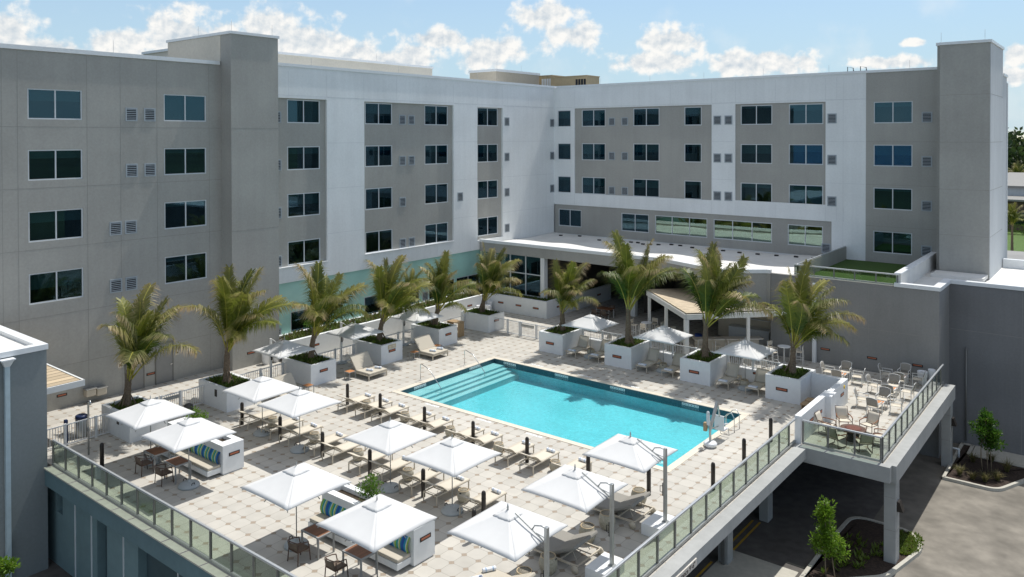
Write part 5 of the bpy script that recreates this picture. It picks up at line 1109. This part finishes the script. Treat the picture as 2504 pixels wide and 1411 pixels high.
for (x, y, lb) in [(-34.7, 30.55, 'rolled towel on the double chaise by the tan notice, left one'), (-34.7, 31.2, 'rolled towel on the double chaise by the tan notice, right one'), (-34.7, 35.8, 'rolled towel on the double chaise by the shelf side planter, left one'), (-34.7, 36.45, 'rolled towel on the double chaise by the shelf side planter, right one'), (-34.6, 25.7, 'rolled towel peeping out beside the canopy of the leftmost row')]: towel(lb, x, y, .42, R(20), 'rolled towels on loungers')
ST = []
def sidetable(lbl, x, y, grp, s_=1.0, h=.45, fm='tgrey'):
    k = fm
    t = thing('side_table', lbl, 'side table', (x, y, 0), 0, grp); q = MB(); w_ = .24*s_
    q.box(-w_, w_, -w_, w_, h-.03, h-.005); q.build('top_frame', M[fm], t); q = MB(); q.box(-w_+.03, w_-.03, -w_+.03, w_-.03, h-.006, h+.006); q.build('slatted_top', M['orange'], t)
    for a in (-1, 1):
        for b_ in (-1, 1): q = MB(); q.bar((a*(w_-.02), b_*(w_-.02), 0), (a*(w_-.02), b_*(w_-.02), h-.03), .03); q.build('leg', M[fm], t)
    return t
for (x, y, lb) in [(-35.5, 29.75, 'small orange slatted side table left of the chaise by the tan notice'), (-35.5, 34.95, 'small orange slatted side table left of the chaise by the shelf side planter'), (-35.45, 36.98, 'small orange slatted side table right of the chaise by the shelf side planter'), (-35.3, 26.65, 'small orange slatted side table below the planter by the grey tower')]: sidetable(lb, x, y, 'slatted side tables by the left planters')

# ---------------------------------------------------------------- striped benches, slatted tables, brown chairs
def bench(lbl, x0, x1, holes):
    t = thing('bench_planter', lbl, 'bench', ((x0+x1)/2, 18.4, 0), 0, 'white benches with striped cushions'); H = 1.22; y0, y1 = 17.92, 18.9
    q = MB(); hy0, hy1 = 18.2, 18.64
    q.box(x0, x1, y0, hy0, .06, H); q.box(x0, x1, hy1, y1, .06, H); xs = [x0] + [v for h in holes for v in h] + [x1]
    for a, b_ in zip(xs[::2], xs[1::2]): q.box(a, b_, hy0, hy1, .06, H)
    q.box(x0+.05, x1-.05, y0+.06, y1-.06, 0, .06); q.build('box', M['planter'], t, True)
    for a, b_ in holes: q = MB(); q.box(a, b_, hy0, hy1, .6, H-.16); q.build('soil', M['soil'], t, True)
    q = MB(); q.box(x0, x1-.12, 17.3, y0, .12, .33); q.build('seat_base', M['planter'], t, True, bevel=.01)
    L = (x1-.2-x0)/2
    for k in range(2):
        a = x0+.04+k*(L+.03)
        q = MB(); q.box(a, a+L, 17.32, y0-.02, .335, .46); q.build('seat_cushion', M['tanc'], t, True, bevel=.035)
        q = MB(); q.grid(lambda u, v: Vector((a+.02+u*(L-.04), 17.83-.10*math.sin(math.pi*min(1, max(0, v)))*(1-.12*abs(math.sin(u*11*math.pi)))+.10*v, .46+.50*v)), 60, 8); q.grid(lambda u, v: Vector((a+.02+u*(L-.04), 17.93-.0*v, .96-.5*v)), 60, 2); q.build('back_cushion', M['stripe'], t, True)
    slotlight((x1, 18.2, .72), (x1+.02, 18.7, .86), t); return t
bench('white bench with blue green striped cushions and planter box, left one near the railing', -33.9, -29.42, [(-33.2, -31.6), (-30.62, -29.9)])
bench('white bench with blue green striped cushions and planter box, front one under the nearest umbrella', -22.95, -18.25, [(-22.72, -20.6), (-19.6, -18.75)])
TB = []
def slattable(lbl, x0, x1, y0=16.27, y1=16.97):
    g = 'slatted tables at the benches'
    if TB: return clone(TB[0], ((x0+x1)/2, (y0+y1)/2, 0), 0, lbl, g)
    t = thing('slatted_table', lbl, 'table', ((x0+x1)/2, (y0+y1)/2, 0), 0, g); a, b_ = (x1-x0)/2, (y1-y0)/2; h = .74
    q = MB(); q.box(-a, a, -b_, -b_+.05, h-.05, h); q.box(-a, a, b_-.05, b_, h-.05, h); q.box(-a, -a+.05, -b_+.05, b_-.05, h-.05, h); q.box(a-.05, a, -b_+.05, b_-.05, h-.05, h); q.build('top_frame', M['tgrey'], t)
    q = MB(); q.box(-a+.05, a-.05, -b_+.05, b_-.05, h-.03, h-.003); q.build('slatted_top', M['slat'], t)
    for s_ in (-1, 1):
        for u in (-1, 1): q = MB(); q.bar((s_*(a-.03), u*(b_-.03), 0), (s_*(a-.03), u*(b_-.03), h-.05), .05); q.build('leg', M['tgrey'], t)
    TB.append(t); return t
slattable('brown slatted table at the left bench, the one nearer the railing corner', -32.78, -31.86); slattable('brown slatted table at the left bench, the one by the umbrella pole', -31.1, -30.18)
slattable('brown slatted table at the front bench, left one', -21.98, -21.05); slattable('brown slatted table at the front bench, right one', -19.84, -18.92)
BC = []
def brownchair(lbl, x, y):
    g = 'brown armchairs at the slatted tables'
    if BC: return clone(BC[0], (x, y, 0), rnd.uniform(-.06, .06), lbl, g)
    t = thing('brown_armchair', lbl, 'armchair', (x, y, 0), 0, g)   # faces +y
    q = MB(); q.box(-.23, .23, -.22, .24, .42, .45); q.build('seat', M['brownseat'], t, bevel=.012)
    for s_ in (-1, 1):
        q = MB(); q.tube([(s_*.27, -.25, 0), (s_*.25, -.22, .43), (s_*.24, -.20, .67)], .018, 8); q.build('leg', M['brown'], t)
        q = MB(); q.tube([(s_*.26, .26, 0), (s_*.245, .23, .43), (s_*.25, .19, .62)], .018, 8); q.build('leg', M['brown'], t)
    q = MB(); q.tube([(s*.25*1.0, yy, zz) for s, yy, zz in ((1, .19, .63), (1.08, .05, .665), (1.08, -.12, .685), (.85, -.27, .735), (.4, -.335, .765), (0, -.35, .775), (-.4, -.335, .765), (-.85, -.27, .735), (-1.08, -.12, .685), (-1.08, .05, .665), (-1, .19, .63))], .018, 8); q.build('arm_rail', M['brown'], t)
    q = MB(); q.grid(lambda u, v: Vector((.23*math.sin((u-.5)*2.2)/math.sin(1.1), -.22-.12*v*math.cos((u-.5)*2.2)-.02, .46+.28*v)), 10, 5); q.build('back', M['brownseat'], t, thick=.012)
    q = MB(); q.box(-.24, .24, -.23, -.19, .39, .42); q.box(-.24, .24, .2, .24, .39, .42); q.box(-.24, -.2, -.19, .2, .39, .42); q.box(.2, .24, -.19, .2, .39, .42); q.build('seat_frame', M['brown'], t)
    BC.append(t); return t
brownchair('brown woven armchair at the slatted table nearest the railing corner', -32.27, 16.05); brownchair('brown woven armchair at the slatted table by the left umbrella pole', -30.7, 16.08); brownchair('brown woven armchair beside the umbrella base at the front bench', -21.55, 15.88); brownchair('brown woven armchair at the bottom edge by the front bench', -19.72, 15.95)
# ---------------------------------------------------------------- pool fittings
HR = None
def handrail(lbl, y):
    t = thing('pool_handrail', lbl, 'handrail', (-32.1, y, 0), 0, 'handrails at the pool steps')
    q = MB(); q.tube([(0, 0, 0), (0, 0, .86), (.02, 0, .92), (.1, 0, .95), (.62, 0, .78), (.72, 0, .74), (1.42, 0, .06), (1.62, 0, -.16), (1.63, 0, -.5)], .022, 10); q.build('rail', M['steel'], t)
    q = MB(); q.lathe([(.06, 0), (.055, .02), (.025, .03)], 14); q.build('flange', M['steel'], t); return t
handrail('steel handrail at the pool steps, the one nearer the loungers', 32.1); handrail('steel handrail at the pool steps, the far one', 35.9)
t = thing('pool_ladder', 'steel grab rails of the pool ladder beside the chair lift', 'ladder', (-15.1, 35.9, 0))
for y in (-.3, .3): q = MB(); q.tube([(.35, y, 0), (.33, y, .7), (.2, y, .88), (0, y, .82), (-.33, y, .45), (-.36, y, -.9)], .022, 8); q.build('grab_rail', M['steel'], t)
q = MB()
for z in (-.35, -.65): q.box(-.42, -.33, -.3, .3, z-.02, z+.02)
q.build('step', M['steel'], t)
t = thing('pool_chair_lift', 'white and grey chair lift on a round base at the pool corner', 'pool lift', (-14.93, 33.3, 0))
q = MB(); q.lathe([(.27, .05), (.30, .09), (.30, .16), (.26, .22), (.1, .24), (0, .24)], 28); q.lathe([(.22, 0), (.22, .05)], 20); q.build('base', M['cap'], t)
q = MB(); q.bar((0, 0, .2), (-.02, -.03, 1.15), .08); q.build('mast', M['alu'], t)
q = MB(); q.bar((-.05, -.1, 1.0), (-.06, -.12, 1.5), .12); q.lathe([(.08, 1.48), (.06, 1.6), (0, 1.64)], 12, (-.06, -.12, 0)); q.build('actuator', M['frame'], t)
q = MB(); q.bar((-.18, -.12, .72), (-.18, -.12, 1.1), .14, .16); q.build('battery_box', M['tanwood'], t)
q = MB(); q.bar((-.02, 0, .75), (.06, .62, 1.9), .11); q.build('boom', M['alu'], t)
q = MB(); q.bar((.06, .62, 1.88), (.05, .95, .95), .06); q.bar((-.05, 0, .78), (.02, 1.4, .62), .035); q.build('hanger', M['alu'], t)
q = MB(); q.box(-.2, .26, .86, .93, .5, 1.18); q.box(-.2, .26, .93, 1.4, .46, .52); st = q.build('seat', M['cap'], t, bevel=.02)
q = MB(); q.bar((-.2, .95, .8), (-.2, 1.35, .72), .045); q.bar((.26, .95, .8), (.26, 1.35, .72), .045); q.build('armrest', M['cap'], st)
q = MB(); q.tube([(-.18, 1.4, .46), (-.18, 1.55, .1), (.24, 1.55, .1), (.24, 1.4, .46)], .018, 6); q.build('foot_rest', M['alu'], st)
# outdoor shower, bin, shelf, pots
t = thing('outdoor_shower', 'slim steel outdoor shower post by the left picket fence', 'shower', (-36.05, 15.45, 0))
q = MB(); q.tube([(0, 0, 0), (0, 0, 2.25), (.03, 0, 2.38), (.12, 0, 2.42), (.2, 0, 2.36), (.21, 0, 2.25)], .04, 10); q.build('post', M['steel'], t); q = MB(); q.box(-.05, .05, -.06, .03, 1.05, 1.2); q.build('valve', M['steel'], t)
t = thing('litter_bin', 'steel litter bin with blue rim behind the left picket fence', 'bin', (-38.55, 16.2, 0))
q = MB(); q.lathe([(.24, 0), (.25, .05), (.25, .82), (.24, .84)], 24); q.build('body', M['alu'], t); q = MB(); q.lathe([(.26, .84), (.26, .98), (.2, 1.02), (.14, 1.0)], 24); q.build('lid', M['binb'], t)
q = MB(); q.box(-.08, .08, -.06, .06, 0, 1.15); o = q.build('sign_post', M['binb']); o.location = (-38.0, 15.3, 0); tag(o, 'dark navy square post standing beside the litter bin', 'post')
t = thing('towel_shelf', 'tan wooden towel shelf stand beside the corner planter', 'shelf', (-37.2, 40.9, 0))
q = MB(); q.box(-.75, .35, -.32, .32, .97, 1.02); q.build('top', M['tanwood'], t)
for x in (-.72, .28): q = MB(); q.box(x, x+.05, -.3, .3, 0, .97); q.build('side_panel', M['tanwood'], t)
for z in (.08, .5): q = MB(); q.box(-.67, .28, -.3, .3, z, z+.03); q.build('shelf', M['tanwood'], t)
PT = []
def pot(lbl, x, y, h=.62, r_=.25):
    t = thing('white_pot', lbl, 'pot', (x, y, 0), 0, 'tall white pots'); q = MB(); q.lathe([(r_*.7, 0), (r_*.8, .05), (r_, h-.03), (r_*.98, h), (r_*.88, h), (r_*.84, h-.1), (0, h-.1)], 24); q.build('vessel', M['pot'], t); q = MB(); q.lathe([(0, h-.098), (r_*.84, h-.098)], 18); q.build('soil', M['soil'], t); return t
pot('round white pot at the far railing corner of the terrace, nearer one', -9.35, 49.2, .72, .27); pot('slim white pot at the far railing corner of the terrace, the one behind', -8.95, 49.6, .8, .2)
pot('white pot in front of two others by the corner planting wall', -40.3, 47.9, .62, .28); pot('white pot behind the others by the corner planting wall', -40.7, 48.6, .75, .22); pot('short white pot left of its neighbours by the corner planting wall', -40.75, 47.3, .6, .22)
pot('square looking white pot at the foot of the grey tower, left one', -41.9, 28.5, .8, .28); pot('rounded white pot at the foot of the grey tower, right one', -41.85, 29.2, .75, .27)
q = MB(); q.lathe([(.2, 0), (.24, .1), (.22, .38), (.1, .45), (0, .46)], 16); o = q.build('rock_speaker', mat('dark_grey_stone', (.08, .075, .07), .9, .2, 8)); o.location = (-37.6, 21.0, 0); tag(o, 'dark grey stone shaped speaker beside the left gate', 'speaker')
# small bin inside the screen wall
q = MB(); q.lathe([(.2, 0), (.2, .8), (.17, .84), (0, .84)], 18); o = q.build('dark_bin', M['bol']); o.location = (-12.35, 41.6, 0); tag(o, 'dark round bin half hidden behind the stepped screen wall', 'bin')
for i, y in enumerate((40.3, 41.0)): q = MB(); q.box(-.25, .25, -.28, .28, .38, .43); q.box(-.2, -.15, -.25, .25, 0, .38); q.box(.15, .2, -.25, .25, 0, .38); o = q.build('low_bench', M['tanwood']); o.location = (-13.0, y+.3, 0); tag(o, ('low wooden bench behind the screen wall, nearer the camera', 'low wooden bench behind the screen wall, farther from the camera')[i], 'bench', 'low benches behind the screen wall')

# ---------------------------------------------------------------- terrace furniture
WC = []
def whitechair(lbl, x, y, rz, g):
    if WC: return clone(WC[0], (x, y, 0), rz, lbl, g)
    t = thing('white_armchair', lbl, 'armchair', (x, y, 0), rz, g); h = .42   # faces +y
    for s_ in (-1, 1):
        q = MB(); q.bar((s_*.28, -.26, 0), (s_*.27, -.24, .64), .03); q.build('leg', M['wframe'], t)
        q = MB(); q.bar((s_*.28, .27, 0), (s_*.28, .26, .64), .03); q.build('leg', M['wframe'], t)
        q = MB(); q.bar((s_*.28, -.28, .645), (s_*.28, .29, .645), .035, .025); q.build('armrest', M['wframe'], t)
    q = MB(); q.bar((-.28, .26, h), (.28, .26, h), .03); q.bar((-.28, -.24, h-.02), (.28, -.24, h-.02), .03); q.build('seat_frame', M['wframe'], t)
    q = MB(); q.grid(lambda u, v: Vector(((u-.5)*.52, -.24+.5*v, h+.015-.02*math.sin(math.pi*u))), 4, 4); q.build('seat', M['sling'], t, thick=.012)
    q = MB(); q.grid(lambda u, v: Vector(((u-.5)*.52, -.25-.13*v, h+.06+(.40+.05*math.sin(math.pi*u))*v)), 8, 4); bk = q.build('backrest', M['greyc'], t, thick=.014)
    q = MB(); q.tube([(-.27, -.24, h), (-.27, -.38, h+.46), (-.14, -.385, h+.5), (0, -.385, h+.515), (.14, -.385, h+.5), (.27, -.38, h+.46), (.27, -.24, h)], .015, 6); q.build('back_frame', M['wframe'], bk)
    WC.append(t); return t
GW = 'white armchairs round the orange tables on the terrace'
TT = [(-13.05, 46.85, 'beside the right end planter', 0), (-10.2, 45.85, 'in the middle of the terrace', .1), (-10.18, 43.05, 'nearest the fire pit', -.1), (-10.25, 48.5, 'shaded by the annex wall', .05)]
for (x, y, nm, rr) in TT:
    sidetable('small orange slatted table %s' % nm, x, y, 'small orange tables on the terrace', 1.05, .45, 'wframe')
    for (dx, dy, rz, w_) in ((-.8, .0, R(-90), 'left of'), (.0, .72, R(180), 'behind'), (.82, .0, R(90), 'right of'), (.02, -.75, 0, 'in front of')):
        whitechair('white taupe backed armchair %s the orange table %s' % (w_, nm), x+dx+rnd.uniform(-.06, .06), y+dy+rnd.uniform(-.06, .06), rz+rnd.uniform(-.2, .2), GW)
t = thing('fire_pit', 'round dark fire pit table filled with red lava rock', 'fire pit', (-10.1, 38.1, 0))
q = MB(); q.lathe([(.50, .46), (.56, .48), (.56, .55), (.5, .57), (.47, .56)], 36); q.build('rim', M['brown'], t); q = MB(); q.lathe([(0, .57), (.2, .575), (.48, .55)], 30); q.build('lava_rock', M['lavas'], t); q = MB(); q.lathe([(.32, 0), (.3, .05), (.26, .2), (.3, .46)], 28); q.build('pedestal', M['bol'], t)
FC = []
def firechair(lbl, x, y):
    rz = math.atan2(38.1-y, -10.1-x) - math.pi/2; g = 'teak armed chairs round the fire pit'
    if FC: return clone(FC[0], (x, y, 0), rz, lbl, g)
    t = thing('fire_pit_chair', lbl, 'armchair', (x, y, 0), rz, g); h = .40
    for s_ in (-1, 1):
        q = MB(); q.tube([(s_*.30, .30, .56), (s_*.30, .30, .03), (s_*.28, -.28, .03), (s_*.28, -.30, .40)], .018, 6); q.build('sled_leg', M['brown'], t)
        q = MB(); q.tube([(s_*.27, -.30, .62), (s_*.33, -.05, .61), (s_*.33, .22, .59), (s_*.30, .31, .57)], .025, 6); q.build('armrest', M['teak'], t)
    q = MB(); q.grid(lambda u, v: Vector(((u-.5)*.56, -.28+.58*v, h+.03*v-.025*math.sin(math.pi*u))), 4, 4); q.build('seat', M['sling'], t, thick=.014)
    q = MB(); q.tube([(-.28, -.28, h), (-.28, .3, h+.03), (.28, .3, h+.03), (.28, -.28, h)], .016, 6, closed=True); q.build('seat_frame', M['brown'], t)
    q = MB(); q.grid(lambda u, v: Vector(((u-.5)*.54, -.28-.18*v, h+.03+.48*v)), 6, 4); bk = q.build('backrest', M['sling'], t, thick=.014)
    q = MB(); q.tube([(-.28, -.27, h), (-.28, -.47, h+.53), (.28, -.47, h+.53), (.28, -.27, h)], .015, 6); q.build('back_frame', M['brown'], bk); FC.append(t); return t
for (x, y, lb) in [(-10.85, 39.35, 'teak armed chair behind the fire pit on the side of the screen wall'), (-9.75, 39.45, 'teak armed chair behind the fire pit on the side of the outer railing'), (-11.3, 38.2, 'teak armed chair between the fire pit and the screen wall'), (-10.5, 36.9, 'teak armed chair in front of the fire pit, left of the railing post'), (-9.4, 37.1, 'teak armed chair in front of the fire pit by the railing corner'), (-8.95, 38.3, 'teak armed chair between the fire pit and the outer railing')]: firechair(lb, x, y)

# ---------------------------------------------------------------- timber bar pavilion
pv = thing('bar_pavilion', 'white framed bar pavilion with pale board roof behind the back row palms', 'pavilion', (-21.6, 44.6, 0))
VP = dict(parent=pv, world=True)
A_, C_, D_ = Vector((-27.1, 49.8, 0)), Vector((-21.55, 44.55, 0)), Vector((-16.6, 50.0, 0)); zt = 3.05
q = MB(); q.bar(A_ + Vector((0, 0, zt-.16)), C_ + Vector((0, 0, zt-.16)), .16, .32); q.bar(C_ + Vector((0, 0, zt-.161)), D_ + Vector((0, 0, zt-.161)), .159, .318); q.build('beam', M['wframe'], **VP)
for p in (A_.lerp(C_, .06), A_.lerp(C_, .52), C_, C_.lerp(D_, .55)):
    s_ = .13 if p == C_ else .09; q = MB(); Rm = Matrix.Rotation(R(45), 3, 'Z'); q.box(-s_, s_, -s_, s_, 0, zt-.3, Rm, p); q.build('post', M['wframe'], **VP)
q = MB(); q.box(-15.62, -15.4, 49.75, 49.97, 0, 4.9); tag(q.build('downspout', M['cap']), 'white square downspout standing against the annex wall right of the bar', 'downspout')
q = MB(); k = 14; Mx = Vector((-21.8, 50.0, 0))
def strip(P, Q, P2, Q2, n, gap=.10):
    for i in range(n):
        a, b_ = i/n, (i+1-gap)/n; vs = [P.lerp(Q, a), P.lerp(Q, b_), P2.lerp(Q2, b_), P2.lerp(Q2, a)]
        q.add([v + Vector((0, 0, zt+.05)) for v in vs] + [v + Vector((0, 0, zt+.09)) for v in vs], [(3, 2, 1, 0), (4, 5, 6, 7), (0, 1, 5, 4), (1, 2, 6, 5), (2, 3, 7, 6), (3, 0, 4, 7)])
nA = (C_-A_).normalized(); inn = Vector((-nA.y, nA.x, 0)); inn = inn if inn.y > 0 else -inn
strip(A_, C_ - inn*0, A_ + inn*3.2, C_ + inn*3.2, 16, .06); q.build('board_roof', mat('pale_roof_board', (.52, .43, .31), .7, .14, 3, coords='obj'), **VP)
q = MB(); nB = (D_-C_).normalized(); inb = Vector((-nB.y, nB.x, 0))
P, Q = C_ + inn*3.25 - inb*0, D_; vs = [C_ + nB*3.25, D_, D_ + inb*3.0, C_ + nB*3.25 + inb*3.0]
q.add([v + Vector((0, 0, zt+.05)) for v in vs] + [v + Vector((0, 0, zt+.08)) for v in vs], [(3, 2, 1, 0), (4, 5, 6, 7), (0, 1, 5, 4), (1, 2, 6, 5), (2, 3, 7, 6), (3, 0, 4, 7)])
q.build('sheet_roof', mat('shade_grey_sheet', (.22, .20, .18), .8, .12, 4), **VP); q = MB()  # right half of the roof: shade lying on it is painted as grey
for i in range(6): p = vs[0].lerp(vs[1], (i+.5)/6); q.bar(p + Vector((0, 0, zt+.10)), p + inb*2.9 + Vector((0, 0, zt+.10)), .05)
q.build('roof_batten', M['tanc'], **VP)
bc = thing('bar_counter', 'sand coloured bar counter under the pavilion beam', 'bar counter', (-20, 47.8, 0))
q = MB(); q.bar((-21.9, 46.6, .53), (-18.9, 49.3, .53), .5, 1.06); q.build('counter_front', M['tanc'], bc, True); q = MB(); q.bar((-22.0, 46.5, 1.09), (-18.7, 49.45, 1.09), .7, .06); q.build('counter_top', M['sign'], bc, True)
q = MB(); q.box(-21.8, -19.0, 51.6, 52.3, .0, 1.0); q.box(-21.0, -19.2, 52.2, 52.38, 1.5, 1.55); q.box(-21.0, -19.2, 52.2, 52.38, 2.0, 2.05); q.box(-20.6, -19.4, 52.25, 52.38, 2.3, 2.9); tag(q.build('back_bar', M['frame']), 'pale shelves and fridge of the back bar in the shade', 'shelf')
q = MB(); q.lathe([(.2, 0), (.25, .6), (.24, .62), (0, .6)], 18); o = q.build('blue_bin', mat('blue_plastic', (.01, .05, .25), .4)); o.location = (-23.1, 49.6, 0); tag(o, 'blue bin standing in the dark behind the pavilion corner post', 'bin')
BS = []
def barstool(lbl, x, y, rz, g='tall white bar chairs'):
    if BS: return clone(BS[0], (x, y, 0), rz, lbl, g)
    t = thing('bar_chair', lbl, 'bar chair', (x, y, 0), rz, g); h = .76
    for s_ in (-1, 1):
        q = MB(); q.bar((s_*.24, -.24, 0), (s_*.20, -.2, 1.12), .03); q.build('leg', M['wframe'], t); q = MB(); q.bar((s_*.24, .24, 0), (s_*.20, .2, h), .03); q.build('leg', M['wframe'], t)
    q = MB(); q.box(-.21, .21, -.21, .21, h-.015, h+.015); q.build('seat', M['sling'], t)
    q = MB(); q.box(-.2, .2, -.225, -.195, h+.1, 1.13); q.build('backrest', M['sling'], t)
    q = MB(); q.bar((-.22, .225, .28), (.22, .225, .28), .025); q.bar((-.22, -.225, .28), (.22, -.225, .28), .025); q.bar((-.225, -.22, .34), (-.225, .22, .34), .025); q.bar((.225, -.22, .34), (.225, .22, .34), .025); q.build('foot_rail', M['wframe'], t); BS.append(t); return t
def hightable(lbl, x, y, h, g):
    t = thing('high_table', lbl, 'table', (x, y, 0), 0, g); q = MB(); q.lathe([(0, h-.03), (.38, h-.03), (.38, h), (0, h)], 32, smooth=False); q.build('top', M['cap'], t); q = MB(); q.tube([(0, 0, 0), (0, 0, h-.03)], .04, 10); q.build('stem', M['wframe'], t)
    q = MB(); q.bar((-.3, 0, .02), (.3, 0, .02), .05, .03); q.bar((0, -.3, .021), (0, .3, .021), .05, .03); q.build('foot', M['wframe'], t)
HT = 'round white tables near the bar'
hightable('round white table in shade left of the pavilion posts', -26.7, 48.95, 1.0, HT); hightable('tall round white table between the palms and the annex wall', -16.9, 48.45, 1.05, HT)
for (x, y, rz, lb) in [(-27.5, 48.7, -90, 'white bar chair on the left of the shaded round table'), (-26.6, 49.8, 180, 'white bar chair behind the shaded round table'), (-26.4, 48.1, 0, 'white bar chair in front of the shaded round table'), (-25.85, 49.3, 90, 'white bar chair on the right of the shaded round table'),
  (-17.35, 47.75, -30, 'white bar chair in front of the tall table by the annex wall'), (-17.75, 48.8, -110, 'white bar chair on the left of the tall table by the annex wall'), (-16.1, 48.85, 100, 'white bar chair on the right of the tall table by the annex wall'), (-16.5, 49.3, 160, 'white bar chair behind the tall table by the annex wall'),
  (-22.6, 46.6, -45, 'white bar chair at the counter next to the pavilion corner post'), (-22.15, 46.15, -45, 'white bar chair leaning in a cluster in front of the pavilion corner'), (-21.5, 46.4, -45, 'white bar chair at the counter, right of the corner post cluster'), (-20.6, 47.0, -45, 'white bar chair at the counter centre'), (-20.0, 47.55, -45, 'white bar chair at the counter right of centre'), (-19.4, 48.15, -45, 'white bar chair at the right end of the counter'),
  (-24.6, 48.6, 60, 'white bar chair in the shade between the two left pavilion posts'), (-24.0, 48.0, 60, 'white bar chair in the shade close to the middle pavilion post')]: barstool(lb, x, y, R(rz))
t = thing('dark_table', 'low dark table in deep shade under the restaurant roof', 'table', (-32.0, 52.1, 0)); q = MB(); q.box(-.6, .6, -.4, .4, .7, .75); q.build('top', M['slat'], t)
for a in (-.55, .55):
    for b_ in (-.35, .35): q = MB(); q.bar((a, b_, 0), (a, b_, .7), .05); q.build('leg', M['wframe'], t)
for i, (x, y, rz) in enumerate(((-32.4, 51.4, 0), (-31.6, 51.4, 0), (-32.0, 52.9, 180))):
    o = clone(BC[0], (x, y, 0), R(rz), ('brown chair in deep shade, front left of the dark table', 'brown chair in deep shade, front right of the dark table', 'brown chair in deep shade behind the dark table')[i], 'brown chairs in the shade of the restaurant')
# low lounge chairs seen through the pickets
for i, (x, y) in enumerate(((-27.4, 44.6), (-26.6, 44.8), (-22.6, 44.4), (-21.0, 44.9), (-17.6, 44.7), (-16.6, 45.0))):
    clone(WC[0], (x, y, 0), R(150+20*i), 'white armchair seen through the pickets behind the %s back bay, %s one' % (('left', 'left', 'middle', 'middle', 'right', 'right')[i], ('left', 'right')[i % 2]), 'white armchairs behind the picket fence')
